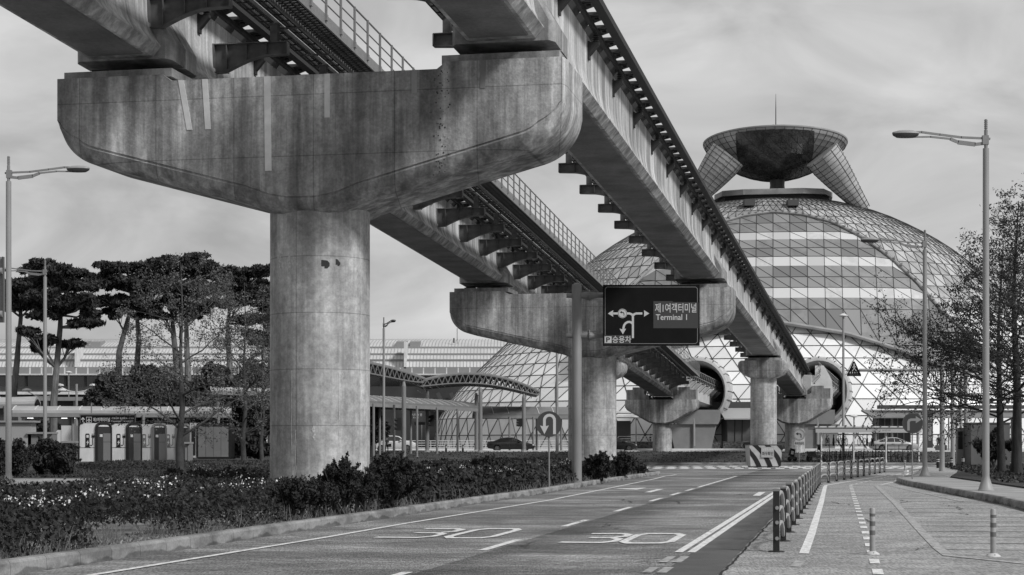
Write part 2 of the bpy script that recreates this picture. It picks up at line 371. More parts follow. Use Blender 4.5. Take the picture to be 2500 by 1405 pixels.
_n = _t.nodes.new('ShaderNodeTexNoise'); _n.inputs['Scale'].default_value = 1.1; _n.inputs['Detail'].default_value = 5; _t.links.new(_c.outputs['Object'], _n.inputs['Vector'])
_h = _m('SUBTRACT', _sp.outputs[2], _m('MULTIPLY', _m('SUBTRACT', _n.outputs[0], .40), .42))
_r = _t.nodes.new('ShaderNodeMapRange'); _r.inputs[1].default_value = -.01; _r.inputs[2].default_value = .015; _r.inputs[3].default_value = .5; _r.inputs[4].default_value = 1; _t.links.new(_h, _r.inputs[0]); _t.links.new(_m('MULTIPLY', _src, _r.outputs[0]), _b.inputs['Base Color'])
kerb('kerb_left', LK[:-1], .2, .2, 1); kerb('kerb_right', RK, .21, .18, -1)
m_ = MB(); m_.box((0, 142.9, .05), (170, .2, .3)); struct(m_.build('kerb_far', MKERB))
# --- markings -------------------------------------------------
mk = MB(); mw = MB(); Z = .013
def line(m, pts, w, z=Z):
    vs, fs = stroke2d(pts, w); m.add([(v[0], v[1], z) for v in vs], fs)
line(mk, [(-12, -6), (-8.1, 10), (-5.4, 22.6), (-3.36, 31.7), (-2.3, 37), (1.1, 52.4), (4.4, 70.5), (6.9, 84.5), (8.0, 91.5), (8.6, 94), (9.2, 97.5)], .13)
sx = .192
def cl(y): return -.44 + sx * (y - 27.9)
for y0 in (19.9, 27.7, 35.75, 43.7, 51.5, 57.5, 63): line(mk, [(cl(y0), y0), (cl(y0 + 3.1), y0 + 3.1)], .15)
line(mk, [(cl(68), 68), (cl(92), 92)], .13)
for o in (0, .2):
    line(mk, [(2.6 + o, 27.2), (11.0 + o * .8, 70.3)], .13)
    for y0, y1 in ((24.9, 26.2), (22.9, 23.9), (20.5, 21.7)): line(mw, [(2.6 + o + .194 * (y0 - 27.2), y0), (2.6 + o + .194 * (y1 - 27.2), y1)], .13)
line(mk, [(4.51, 26.9), (5.68, 33), (8.97, 50.5), (12.5, 69.5)], .15)
line(mw, [(3.9, 24), (4.2, 25.3)], .15); line(mw, [(3.5, 22.1), (3.75, 23.2)], .15)
line(mk, [(12.5, 69.5), (12.9, 71.5), (19.5, 92), (23, 101.5), (26.5, 113)], .13)
for y0 in np.arange(22.6, 70, 2.05):
    x0 = 4.87 + .187 * (y0 - 23.2); line(mk, [(x0, y0), (x0 + .19 * .95, y0 + .95)], .14)
for k in range(16):
    a = (13.9 + .30 * 2.0 * k * 1.0, 71.5 + 2.0 * k); line(mk, [a, (a[0] + .3, a[1] + 1)], .12)
line(mw, [(14.9, 71.3), (11.1, 50.5), (8.25, 35.4), (6.93, 28.3), (6.62, 26.4), (7.4, 24.3), (8.4, 22)], .17)
line(mw, [(15.5, 72.2), (13.26, 51.2)], .13); line(mk, [(15.4, 72.6), (17, 77.5), (19.0, 85.5), (22.4, 98.5), (25.7, 113)], .13)
for k, y in enumerate([28.0, 29.9, 31.9, 34.0, 36.2, 38.4, 40.8, 43.3, 46.0, 48.8, 51.8, 55]):
    xa = np.interp(y, [26.4, 28.3, 35.4, 50.5, 71], [6.62, 6.93, 8.25, 11.1, 14.8]) + .12; xb = at_poly(RK, y) - .25
    line(mw, [(xa, y), (xb, y - .35 - .1 * k * .2)], .13)
# "30" twice
def road_glyphs(x, y, wd, L, dig):
    hx, hy = .187, 1.0
    def T(px, py): return (x + px + hx * py * L, y + py * L)
    def st(pts, w=.14, closed=False):   # drawn compressed, then stretched along the road like real road lettering
        vs, fs = stroke2d([(px, py * L / 2.3) for px, py in pts], w, closed); mk.add([T(v[0], v[1] * 2.3 / L) + (Z,) for v in vs], fs)
    if dig == '0':
        c = .17; q = [(c * wd, 0), (wd * (1 - c), 0), (wd, .14), (wd, .86), (wd * (1 - c), 1), (c * wd, 1), (0, .86), (0, .14)]
        st(q, .15, True)
    else:
        st([(-.05, .04), (wd * .8, .0), (wd, .13), (wd, .38), (wd * .8, .5), (wd * .3, .52)])
        st([(wd * .82, .56), (wd, .66), (wd, .87), (wd * .8, .985), (0.1, 1.0)])
road_glyphs(-2.45, 31.5, .92, 3.3, '3'); road_glyphs(-1.25, 31.4, .82, 3.4, '0')
road_glyphs(.85, 29.9, .85, 3.0, '3'); road_glyphs(1.85, 29.75, .82, 3.1, '0')
# lane arrows
def arrow(x, y, side):
    hx = .187
    line(mk, [(x, y), (x + hx * 4.4, y + 4.4), (x + hx * 4.8 + side * .75, y + 5.0)], .24)
    a = (x + hx * 4.8 + side * .72, y + 5.0)
    mk.add([(a[0] - .3, a[1] - 1.6, Z + .001), (a[0] + .3, a[1] + 1.6, Z + .001), (a[0] + side * 1.1, a[1], Z + .001)], [(0, 1, 2)])
arrow(4.75, 61, -1); arrow(8.0, 57, 1)
# stop line, crossing chequers, faint cross-road lines
line(mw, [(9.2, 98), (24, 93.5)], 1.5); line(mw, [(13, 107.5), (27, 103.5)], .9); line(mw, [(9, 105), (40, 112)], .18); line(mw, [(-20, 110), (9, 104)], .15)
line(mw, [(12.0, 84), (17.5, 97)], .13)
for k in range(38):
    if 14.8 < 8.2 + k * .95 - .5 and k > 60: continue
    x0 = 8.6 + k * .95; y0 = 119.5; z = Z
    for (ax, ay) in ((0, 0), (.47, 5.2), (0, 10.6)):
        mk.add([(x0 + ax, y0 + ay, z), (x0 + ax + .62, y0 + ay, z), (x0 + ax + 1.3, y0 + ay + 4.6, z), (x0 + ax + .68, y0 + ay + 4.6, z)], [(0, 1, 2, 3)])
tag(mk.build('road_markings', MLINE), 'white painted lane lines, arrows and speed figures on the road', 'road marking', kind='structure')
tag(mw.build('worn_markings', MLINEW), 'worn white hatching and edge lines beside the bicycle lane', 'road marking', kind='structure')
# far carriageway with its kerb and low parapet
m_ = MB(); m_.add([(-120, 176, .955), (150, 176, .955), (150, 200, .955), (-120, 200, .955)], [(0, 1, 2, 3)]); struct(m_.build('far_road', MLANE))
m_ = MB(); m_.box((15, 175.9, .97), (270, .25, .22)); m_.box((15, 200.1, 1.05), (270, .3, .3)); struct(m_.build('far_kerb', MWHITE))
m_ = MB(); m_.add([(-200, 200, 1.2), (200, 200, 1.2), (200, 206, 1.2), (-200, 206, 1.2)], [(0, 1, 2, 3)]); struct(m_.build('plaza', MPAVE))
# ============================================================ ELEVATED GUIDEWAY
LKN = [Vector(p) for p in ((-17.2, -1.5, 12.25), (-9.25, 43.04, 11.0), (-1.29, 87.77, 9.78), (6.8, 131, 8.2), (15.1, 175, 6.56))]
RKN = [Vector(p) for p in ((-9.3, -3, 12.25), (-.03, 41.16, 11.0), (9.29, 85.63, 9.78), (18.35, 127, 8.15), (27.3, 168, 6.44))]
HALF = [(.8, 0), (1.0, .22), (.985, .27), (.87, .42), (.79, .62), (.745, .9), (.73, 1.3), (.73, 2.05)]
SECT = [(x, z) for x, z in HALF] + [(-x, z) for x, z in HALF[::-1]]
# shared small meshes, local x across (to the right), y along, z up from the soffit
def mesh_bracket():
    m = MB(); top = 1.4; x0, x1 = .72, 2.76
    low = [(x0, .68), (1.05, .69)] + [(1.05 + (1.3) * t, .69 + .40 * math.sin(t * math.pi / 2)) for t in np.linspace(.1, 1, 9)] + [(x1, 1.11)]
    m.prism([(x, -.015, z) for x, z in [(x0, top)] + low + [(x1, top)]], (0, .03, 0))
    m.box(((x0 + x1) / 2, 0, top + .012), (x1 - x0, .24, .024))
    for a, b in zip(low, low[1:]): m.bar((a[0], 0, a[1] - .012), (b[0], 0, b[1] - .012), .24, .024)
    m.box((x0 + .02, 0, 1.0), (.05, .34, .84)); m.box((x1, 0, 1.25), (.03, .24, .32))
    for x, zb in ((1.1, .64), (1.65, .95), (2.2, 1.08)): m.box((x, 0, (zb + top) / 2), (.02, .22, top - zb - .03))
    m.box((x1 - .35, 0, 1.66), (.2, .2, .5)); m.box((x1 - .35, 0, 1.9), (.3, .26, .03))
    return m.mesh('arch_bracket', MBRK)
def mesh_insul():
    m = MB(); m.box((.76, 0, 1.66), (.05, .2, .5)); m.prism([(.78, -.08, 1.5), (1.04, -.08, 1.8), (1.04, -.08, 1.88), (.78, -.08, 1.88)], (0, .16, 0))
    for k in range(4): m.lathe((.95, 0, 1.88 + k * .055), [(.045, 0), (.095, .015), (.095, .03), (.045, .05)], 8)
    m.box((.94, 0, 2.11), (.1, .16, .05))
    return m.mesh('insulator', MSTEEL)
def mesh_sleeper():
    m = MB(); pl = [(-1.3, 2.42), (-1.3, 2.34), (-.95, 2.3), (-.72, 2.04), (.72, 2.04), (.95, 2.3), (1.3, 2.34), (1.3, 2.42), (1.1, 2.46), (-1.1, 2.46)]
    m.prism([(x, -.14, z) for x, z in pl], (0, .28, 0))
    for s in (-1, 1): m.prism([(s * .9, -.3, 2.33), (s * .9, .62, 2.33), (s * 1.22, .34, 2.35), (s * 1.22, -.3, 2.35)], (0, 0, .05))
    for s in (-1, 1):
        pass
        m.k = 1; m.box((s * 1.1, 0, 2.3), (.1, .12, .05)); m.k = 0
    return m.mesh('sleeper', [M('sleeper steel', .045, .6), MBLK])
ME_B, ME_I, ME_S = mesh_bracket(), mesh_insul(), mesh_sleeper()
def mesh_post():
    m = MB(); m.bar((0, 0, 0), (0, 0, 1.12), .06, .06, (0, 1, 0)); m.box((0, 0, .05), (.09, .12, .16)); return m.mesh('handrail_post', MLRAIL)
def mesh_hang():
    m = MB(); m.bar((0, 0, -.08), (0, 0, .75), .05, .05, (0, 1, 0)); m.bar((-.75, 0, -.06), (.1, 0, -.06), .04, .05); return m.mesh('tray_hanger', MBRK)
ME_P, ME_H = mesh_post(), mesh_hang()
def span(A, B, label, side, walkway=True, phase=0.0, ext=False):
    """one girder span; side = +1 brackets on the right, -1 on the left"""
    root = thing('guideway_span', label, 'guideway span', (A.x, A.y, A.z), 'guideway spans')
    d = (B - A); L = d.length; dh = Vector((d.x, d.y, 0)).normalized(); ax = Vector((dh.y, -dh.x, 0)); rz = math.atan2(dh.y, dh.x) - math.pi / 2
    def q(t, o, h): return A + d * t + ax * o + Vector((0, 0, h))
    e = .06 / L
    m = MB(); m.loft([[q(t, x, z) for x, z in SECT] for t in np.linspace(e, 1 - e, 8)]); m.build('girder', MWEB, root)
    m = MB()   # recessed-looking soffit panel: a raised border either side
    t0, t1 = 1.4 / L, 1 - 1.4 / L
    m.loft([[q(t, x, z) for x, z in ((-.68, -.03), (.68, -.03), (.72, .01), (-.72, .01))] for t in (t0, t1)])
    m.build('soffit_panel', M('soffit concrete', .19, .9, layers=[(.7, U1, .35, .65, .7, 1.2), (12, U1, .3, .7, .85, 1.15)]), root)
    for t in (e, 1 - e - .95 / L):
        m = MB(); rr = []
        for dt, k in ((0, 1), (.75, 1), (.95, .9)):
            rr.append([q(t + dt / L if t < .5 else 1 - e - dt / L, x * k, z) for x, z in ((-1.22, -.05), (1.22, -.05), (1.22, .42), (.78, 1.15), (-.78, 1.15), (-1.22, .42))])
        m.loft(rr); m.build('end_block', MC, root)
    # rails on each side
    for s in (-1, 1):
        m = MB()
        m.loft([[q(t, s * x, z) for x, z in ((1.2, 2.3), (1.44, 2.3), (1.44, 2.35), (1.4, 2.37), (1.4, 2.56), (1.26, 2.56), (1.26, 2.37), (1.2, 2.36))] for t in (e, 1 - e)])
        m.build('guide_rail', MRAIL, root)
        m = MB(); m.loft([[q(t, s * x, z) for x, z in ((.88, 2.13), (.98, 2.13), (.98, 2.16), (.95, 2.18), (.95, 2.24), (.98, 2.26), (.98, 2.28), (.88, 2.28))] for t in (e, 1 - e)])
        m.build('power_rail', MSTEEL, root)
    n = int(L / 1.3)
    for k in range(n):
        t = (k + .5) / n; link('sleeper', ME_S, root, q(t, 0, 0), rz)
    n = int(round(L / 4.5))
    for k in range(n):
        t = (k + .5) / n
        for s in (-1, 1):
            link('insulator', ME_I, root, q(t, 0, 0), rz, None if s > 0 else (-1, 1, 1))
        link('arch_bracket', ME_B, root, q(t + 1.2 / L, 0, 0), rz, None if side > 0 else (-1, 1, 1))
    # cable trays on the brackets
    for o in ((2.05, 2.6) if walkway else (2.3,)):
        m = MB(); s = side
        for oo in (o, o + .36): m.bar(q(e, s * oo, 1.98), q(1 - e, s * oo, 1.98), .04, .12)
        for k in range(int(L / .6)):
            t = (k + .5) / int(L / .6); m.bar(q(t, s * o, 1.94), q(t, s * (o + .36), 1.94), .05, .03)
        m.bar(q(e, s * (o + .1), 1.97), q(1 - e, s * (o + .1), 1.97), .08, .06); m.bar(q(e, s * (o + .24), 1.97), q(1 - e, s * (o + .24), 1.97), .07, .05)
        m.build('cable_tray', MSTEEL, root)
    if walkway:
        m = MB()
        for k in range(int(L / .22)):
            t = (k + .5) / int(L / .22); m.bar(q(t, side * 3.02, 1.98), q(t, side * 3.72, 1.98), .12, .03)
        for oo in (3.15, 3.35, 3.55): m.bar(q(e, side * oo, 2.0), q(1 - e, side * oo, 2.0), .05, .04)
        m.build('walkway_grating', MSTEEL, root)
        m = MB(); m.bar(q(e, side * 3.75, 1.98), q(1 - e, side * 3.75, 1.98), .05, .3); m.bar(q(e, side * 3.0, 1.95), q(1 - e, side * 3.0, 1.95), .05, .2)
        m.build('walkway_beam', MLRAIL, root)
        m = MB()
        for h, r in ((3.1, .028), (2.75, .02), (2.42, .02)): m.tube([q(e, side * 3.76, h), q(1 - e, side * 3.76, h)], r, 6)
        m.build('handrail', MLRAIL, root)
        n = int(L / 1.4)
        for k in range(n): link('handrail_post', ME_P, root, q((k + .5) / n, side * 3.79, 1.98), rz)
        n = int(L / 2.8)
        for k in range(n): link('tray_hanger', ME_H, root, q((k + .3) / n, side * 3.0, 1.9), rz, None if side > 0 else (-1, 1, 1))
    return root
lab = ['crossing overhead from the top left corner to the near crossbeam', 'from the near crossbeam to the second crossbeam', 'beyond the second crossbeam towards its hidden pier', 'farthest of its line, ending at the stepped pier']
for k in range(4): span(LKN[k], LKN[k + 1], 'left guideway span with walkway, ' + lab[k], 1)
lab = ['top centre of the photo, ending on the near crossbeam', 'from the near crossbeam to the second crossbeam', 'from the second crossbeam to the hammerhead pier', 'farthest of its line, ending behind the hammerhead pier']
for k in range(4): span(RKN[k], RKN[k + 1], 'right guideway span, ' + lab[k], -1, False)

GA = Vector((.98, -.199, 0)).normalized(); GG = Vector((.199, .98, 0)).normalized()
def cap_half(hw, drop=3.4):
    p = [(hw, -1.0)] + [(hw - 1.3 + 1.3 * math.cos(R(a)), -.95 - 1.15 * math.sin(R(a))) for a in range(6, 74, 6)]
    p += [(1.5, -drop + .32), (.9, -drop + .1), (.35, -drop + .01)]
    return p
def cap_ring(c, off, hw, ztop, ins, notch, nd, drop, a=GA, g=GG):
    H = cap_half(hw, drop)
    low = []
    for i, p in enumerate(H):
        q0 = Vector(H[max(i - 1, 0)]); q1 = Vector(H[min(i + 1, len(H) - 1)])
        if i == 0: nn = Vector((1, 0))
        else:
            t = (q1 - q0).normalized(); nn = Vector((-t.y, t.x))
            if nn.y > 0: nn = -nn
            if i == len(H) - 1: nn = Vector((0, -1))
        ii = ins * (.2 + .8 * min(1, -nn.y * 1.4)); low.append((p[0] - nn.x * ii, p[1] - nn.y * ii))
    right = [(hw - ins * .2, 0)] + low
    left = [(-x, z) for x, z in right][::-1]
    top = [(-notch - .12, 0), (-notch + .1, -nd), (notch - .1, -nd), (notch + .12, 0)] if nd else []
    pts = right + left + top
    return [c + a * s + g * off + Vector((0, 0, ztop + z)) for s, z in pts]
def double_pier(cx, cy, ztop, hw, sb, notch, label, patches=()):
    root = thing('guideway_pier', label, 'bridge pier', (cx, cy, 0), 'guideway piers')
    c = Vector((cx, cy, 0)); m = MB(); T = 1.4
    offs = [(-T, .40), (-T + .035, .38), (-T + .02, .33), (-T + .12, .14), (-T + .34, 0), (T - .34, 0), (T - .13, .13), (T, .34)]
    m.loft([cap_ring(c, o, hw, ztop, i, notch, .16, 3.4) for o, i in offs])
    m.build('crossbeam', MCAP, root, smooth=True)
    m = MB(); m.lathe((cx, cy, 0), [(1.3, 0), (1.2, .12), (1.2, ztop - 3.45), (1.2, ztop - 3.2)], 56); m.build('column', MCOL, root, smooth=True)
    for s in (-1, 1):
        m = MB(); p = c + GA * (s * sb) + Vector((0, 0, ztop + .09))
        m.obox(p, GA * 1.38, GG * 1.2, (0, 0, .1)); m.build('pedestal', MC, root)
        for e in (-1, 1):
            for f in (-.55, .55):
                m = MB(); b = p + GA * (e * .68) + GG * f; m.obox(b + Vector((0, 0, .13)), GA * .27, GG * .27, (0, 0, .04)); m.obox(b + Vector((0, 0, .2)), GA * .2, GG * .2, (0, 0, .035))
                m.build('bearing', MBLK, root)
    for (s0, w_, z0, z1, lean, gr) in patches:
        f = c + GG * (-T - .012); m = MB()
        pts = [f + GA * (s0 - w_ / 2) + Vector((0, 0, z1)), f + GA * (s0 + lean - w_ / 2) + Vector((0, 0, z0)), f + GA * (s0 + lean + w_ / 2) + Vector((0, 0, z0)), f + GA * (s0 + w_ / 2) + Vector((0, 0, z1))]
        m.prism(pts, GG * .02); m.build('repair_patch', M('repair mortar %.2f' % gr, gr, .85, layers=[(6, U1, .3, .7, .9, 1.08)]), root)
    return root
double_pier(-4.64, 42.1, 10.5, 6.24, 4.7, 3.35, 'huge near guideway pier with stained crossbeam and round column',
    [(-.85, .16, 8.12, 10.34, .03, .72), (.62, .13, 9.32, 10.34, 0, .68), (-3.0, .14, 9.15, 10.34, .22, .6), (-2.4, .14, 9.15, 10.34, .08, .6), (4.35, .13, 9.85, 10.5, -.02, .19), (2.72, .13, 9.8, 10.34, 0, .3)])
double_pier(4.0, 86.7, 9.28, 7.03, 5.4, 4.1, 'second guideway pier, its crossbeam behind the dark direction sign')
def ham_pier(cx, cy, ztop, label, ax, box=False):
    root = thing('hammerhead_pier', label, 'bridge pier', (cx, cy, 0), 'single guideway piers')
    a = Vector((math.cos(ax), math.sin(ax), 0)); g_ = Vector((-a.y, a.x, 0)); c = Vector((cx, cy, 0)); m = MB()
    prof = [(1.75, -.12), (1.8, -.35), (1.72, -.7), (1.45, -1.0), (.9, -1.25), (.3, -1.33)]
    def ring(o, k, dz=0):
        pts = [(x * k, z * (1 if z > -.2 else k) + dz) for x, z in prof]; pts = [(1.6 * k, 0)] + pts; pts = pts + [(-x, z) for x, z in pts[::-1]]
        return [c + a * x + g_ * o + Vector((0, 0, ztop + z)) for x, z in pts]
    m.loft([ring(-1.25, .8), ring(-1.15, .94), ring(-.9, 1), ring(.9, 1), ring(1.15, .94), ring(1.25, .8)])
    m.build('hammerhead', MCAP, root, smooth=True)
    m = MB(); m.lathe((cx, cy, 0), [(.96, 0), (.95, ztop - 1.2)], 40); m.build('column', MCOL, root, smooth=True)
    m = MB(); m.obox(c + Vector((0, 0, ztop + .1)), a * 1.3, g_ * 1.0, (0, 0, .1)); m.build('pedestal', MC, root)
    for e in (-1, 1):
        m = MB(); m.obox(c + a * e * .7 + Vector((0, 0, ztop + .28)), a * .3, g_ * .5, (0, 0, .1)); m.build('bearing', MBLK, root)
    return root
ham_pier(18.35, 127, 7.76, 'single pier with rounded hammerhead rising from the striped crash guard', R(-12))
ham_pier(6.8, 131, 7.8, 'single pier with rounded hammerhead mostly hidden behind the second pier', R(-10.5))
def step_pier(cx, cy, zb, ztop, zbot, hw, label):
    root = thing('stepped_pier', label, 'bridge pier', (cx, cy, zb), 'stepped guideway piers')
    c = Vector((cx, cy, 0)); m = MB()
    dz = ztop - zbot; prof = [(hw, 0), (hw, -.75), (hw - .2, -1.05), (hw - .55, -1.25), (1.2, -dz + .15), (.5, -dz)]
    def ring(o, k): 
        pts = [(x * k, z * k if z else 0) for x, z in prof]; pts += [(-x, z) for x, z in pts[::-1]]; return [c + GA * x + GG * o + Vector((0, 0, ztop + z)) for x, z in pts]
    m.loft([ring(-1.2, .94), ring(-1.05, 1), ring(1.05, 1), ring(1.2, .94)]); m.build('crossbeam', MCAP, root, smooth=True)
    for s in (-1, 1):
        m = MB(); pl = [(hw - .12, 0), (hw - .12, 1.0), (hw - .75, 1.0), (hw - .75, 1.25), (hw - 1.9, 1.25), (hw - 1.9, .55), (hw - 2.4, .4), (hw - 2.4, 0)]
        m.prism([c + GA * (s * x) - GG * 1.0 + Vector((0, 0, ztop + z)) for x, z in pl], GG * 2.0); m.build('stepped_block', MC, root)
    m = MB(); m.lathe((cx, cy, 0), [(.97, zb - .5), (.95, zbot + .4)], 40); m.build('column', MCOL, root, smooth=True)
    m = MB(); m.obox(c + Vector((0, 0, ztop + .08)), GA * 1.1, GG * .9, (0, 0, .08)); m.obox(c + Vector((0, 0, ztop + .22)), GA * .9, GG * .5, (0, 0, .08)); m.build('bearing', MBLK, root)
step_pier(15.1, 175, .93, 6.15, 3.7, 3.62, 'far stepped pier carrying the left guideway near the glass hall')
step_pier(27.3, 168, .8, 6.05, 3.6, 3.5, 'far stepped pier carrying the right guideway, behind the striped crash guard')
# painted bents and steel approach girders into the glass hall
def bent(u, y, ul, ur, label):
    k = y / F; cx = (u - U0) * k; root = thing('painted_pier', label, 'bridge pier', (cx, y, .9), 'painted piers by the hall')
    mt = M('grey pier paint', .20, .7, layers=[(.6, U1, .35, .65, .88, 1.08)])
    m = MB(); hw = (ur - ul) / 2 * k; c = Vector(((ul + ur) / 2 * k - U0 * k, y, 0))
    pl = [(-hw, 5.65), (hw, 5.65), (hw, 4.55), (hw - .25, 4.0), (-hw + .25, 4.0), (-hw, 4.55)]
    m.prism([c + Vector((x, -1.1, z)) for x, z in pl], (0, 2.2, 0)); m.build('crossbeam', mt, root)
    m = MB(); m.loft([[Vector((cx + sx_ * w_, y + sy_ * .8, z)) for sx_, sy_ in ((-1, -1), (1, -1), (1, 1), (-1, 1))] for z, w_ in ((.6, 2.0), (4.02, 2.75))]); m.build('column', mt, root)
    m = MB(); m.tube([(cx + .1, y - .95, 5.0), (cx + .1, y - 1.02, 3.9), (cx + .1, y - 1.02, 1.5)], .14, 10); m.build('drain_pipe', MLPOLE, root)
bent(1690, 201, 1650, 1756, 'painted trapezoid pier with drain pipe under the left hall opening')
bent(1990, 201, 1935, 2034, 'painted trapezoid pier under the right hall opening')
def approach(A, B, label, sd):
    root = thing('approach_girder', label, 'girder', A, 'steel approach girders'); d = (B - A); dh = Vector((d.x, d.y, 0)).normalized(); ax = Vector((dh.y, -dh.x, 0))
    def q(t, o, h): return A + d * t + ax * o + Vector((0, 0, h))
    ml = M('pale girder paint', .5, .55, layers=[(1, U1, .35, .65, .85, 1.08)])
    m = MB(); m.loft([[q(t, x, z) for x, z in ((-1.1, .1), (1.1, .1), (1.5, .3), (1.5, 2.0), (-1.5, 2.0), (-1.5, .3))] for t in (0, 1)]); m.build('box_girder', ml, root)
    for k in range(9):
        m = MB(); t = (k + .5) / 9
        m.loft([[q(t + e / d.length, x, z) for x, z in ((1.5, 1.2), (2.2, 1.95), (2.2, 2.05), (1.5, 2.05))] for e in (-.5, .5)]); m.build('side_fin', ml, root)
    for s in (-1, 1):
        m = MB()
        for h in (2.1, 2.5, 3.2): m.bar(q(0, s * 2.2, h), q(1, s * 2.2, h), .05, .06)
        nn = 22
        for k in range(nn):
            m.bar(q(k / nn, s * 2.2, 2.1), q((k + 1) / nn, s * 2.2, 3.2), .03, .03); m.bar(q(k / nn, s * 2.2, 3.2), q((k + 1) / nn, s * 2.2, 2.1), .03, .03)
        m.build('mesh_parapet', MLRAIL, root)
    m = MB()
    for s in (-1, 1): m.bar(q(0, s * 1.25, 2.15), q(1, s * 1.25, 2.15), .2, .26)
    m.build('guide_rail', MRAIL, root)
def end_wall():
    r_ = thing('end_wall', 'pale curved end wall beside the right hall opening above the stepped pier', 'wall', (P(2010, 0, 171).x, 171, 6), None); m = MB()
    m.prism([P(u, v, 171) for u, v in ((1990, 893), (2011, 893), (2020, 908), (2031, 928), (2034, 960), (2029, 986), (2021, 962), (2011, 946), (1990, 946))], (.9, 5, 0)); m.build('wall', M('end wall paint', .55, .5, layers=[(1, U1, .35, .65, .85, 1.08)]), r_)
    m = MB(); m.prism([P(u, v, 170.9) for u, v in ((1962, 938), (1990, 938), (1990, 950), (1962, 952))], (.9, 4, 0)); m.build('deck_lip', M('end wall paint', .55), r_)
end_wall()
approach(Vector((15.15, 175.3, 6.5)), Vector((23.6, 213, 5.9)), 'pale steel girder with meshed parapet running into the left hall opening', 1)
approach(Vector((27.4, 168.3, 6.4)), Vector((38.2, 213, 5.9)), 'pale steel girder running into the right hall opening', 1)

# tie holes and pits on the near pier, and pale lime runs on its column
_near = bpy.data.objects['guideway_pier']; rp = random.Random(6); m = MB(); c = Vector((-4.64, 42.1, 0)) + GG * -1.402
for k in range(70):
    s0 = 3.35 + rp.gauss(0, .1); z_ = 7.9 + 2.4 * rp.random(); q = c + GA * s0 + Vector((0, 0, z_)); r0 = rp.uniform(.008, .024)
    m.tube([q, q - GG * .004], r0, 6)
tag(m.build('surface_pits', M('pit shadow', .05, .9), _near), kind='stuff')
m = MB()
for (u, v, r0) in ((788, 643, .08), (795, 646, .1), (820, 640, .07), (824, 644, .06), (1175, 0, 0)):
    if r0: x_ = (u - 1250) / 4250 * 40.95; dx_ = x_ + 4.64; yy = 42.1 - math.sqrt(1.2 ** 2 - dx_ ** 2); z_ = P(0, v, yy).z; m.tube([(x_, yy + .02, z_), (x_, yy - .004, z_)], r0, 9)
m.build('core_hole', M('pit shadow', .05, .9), _near)
for (u, v0, v1, w_) in ((712, 905, 1180, .03), (722, 1050, 1175, .02), (827, 910, 1090, .02), (834, 905, 980, .012), (680, 620, 680, .12), (705, 625, 670, .1), (768, 1040, 1075, .09)):
    m = MB(); x_ = (u - 1250) / 4250 * 40.95; n_ = 8; L_, R_ = [], []
    for k in range(n_ + 1):
        v = v0 + (v1 - v0) * k / n_; ww = w_ * (1 - .6 * k / n_) * rp.uniform(.6, 1.2); xx = x_ + rp.gauss(0, .01)
        for lst, e in ((L_, -.5), (R_, .5)):
            xe = xx + e * ww; yy = 42.1 - math.sqrt(max(.01, 1.206 ** 2 - (xe + 4.64) ** 2)); lst.append(Vector((xe, yy, P(0, v, yy).z)))
    m.add(L_ + R_, [(k, n_ + 1 + k, n_ + 2 + k, k + 1) for k in range(n_)])
    m.build('lime_streak', M('lime streak', .5, .9, layers=[(20, U1, .4, .6, .7, 1.1)]), _near)
# ============================================================ GLASS HALL
DC = Vector((36.0, 240.0, 0)); DK = .72; DPHI = math.atan2(36, 240); DE = Vector((math.cos(DPHI), -math.sin(DPHI), 0)); DF = Vector((math.sin(DPHI), math.cos(DPHI), 0))
PROF = [(0.6, 47.3), (2.8, 47.0), (5.4, 46.4), (7.9, 44.8), (11, 41.9), (15.7, 36.9), (21.2, 31.4), (25.7, 26.8), (29.1, 22.3), (32.2, 16.6), (33.9, 12.0), (34.9, 7.5), (35.3, 0.5)]
def _cat():
    p = [Vector(a) for a in PROF]; out = []
    for i in range(len(p) - 1):
        a, b, c, d = p[max(i - 1, 0)], p[i], p[i + 1], p[min(i + 2, len(p) - 1)]
        for k in range(12):
            t = k / 12; out.append(.5 * ((2 * b) + (c - a) * t + (2 * a - 5 * b + 4 * c - d) * t * t + (3 * b - a - 3 * c + d) * t ** 3))
    return out + [p[-1]]
DP = _cat(); DZ = [p.x for p in DP]; DW = [p.y for p in DP]
DL = [0.0]
for a, b in zip(DP, DP[1:]): DL.append(DL[-1] + math.hypot(b.x - a.x, b.y - a.y))
def dW(z): return float(np.interp(z, DZ, DW))
def dpt(th, z, off=0.0):
    w_ = dW(z) + off; p = DC + DE * (w_ * math.sin(th)) - DF * (DK * w_ * math.cos(th)); p.z = z + off * .35; return p
def dome_hit(u, v, off=0.0):
    y = 195.0
    while y < 245:
        p = P(u, v, y)
        if p.z < 35.2 and ((p - DC).dot(DE) / (dW(p.z) + off)) ** 2 + ((p - DC).dot(DF) / (DK * (dW(p.z) + off))) ** 2 < 1: return p
        y += .1
    return None
hall = thing('glass_hall', 'huge glazed transport hall with banded visor and raised saucer on top', 'building', (DC.x, DC.y, 1))
MLOW = M('white fritted glazing', .76, .35, layers=[(.12, U1, .35, .65, .86, 1.08), (1.2, U1, .35, .65, .94, 1.04)], spec=.5)
MUPP = M('grey glazing', .38, .22, layers=[(.15, U1, .35, .65, .8, 1.2), (.9, U1, .4, .6, .85, 1.12)], spec=.7)
MVIS = M('visor panels', .22, .4, layers=[(.1, U1, .35, .65, .85, 1.15), (.8, U1, .4, .6, .9, 1.1)], spec=.5)
MVST = M('visor light strips', .52, .45, layers=[(1.1, U1, .38, .62, .88, 1.06)])
MMUL = M('dark mullions', .05, .5); MRIM = M('pale rim cladding', .6, .5, layers=[(1, U1, .35, .65, .85, 1.1)])
PORT = [Vector((22.3, 207, 7.9)), Vector((36.6, 207, 7.9))]; PAX = [Vector((.19, .98, 0)).normalized(), Vector((.215, .977, 0)).normalized()]
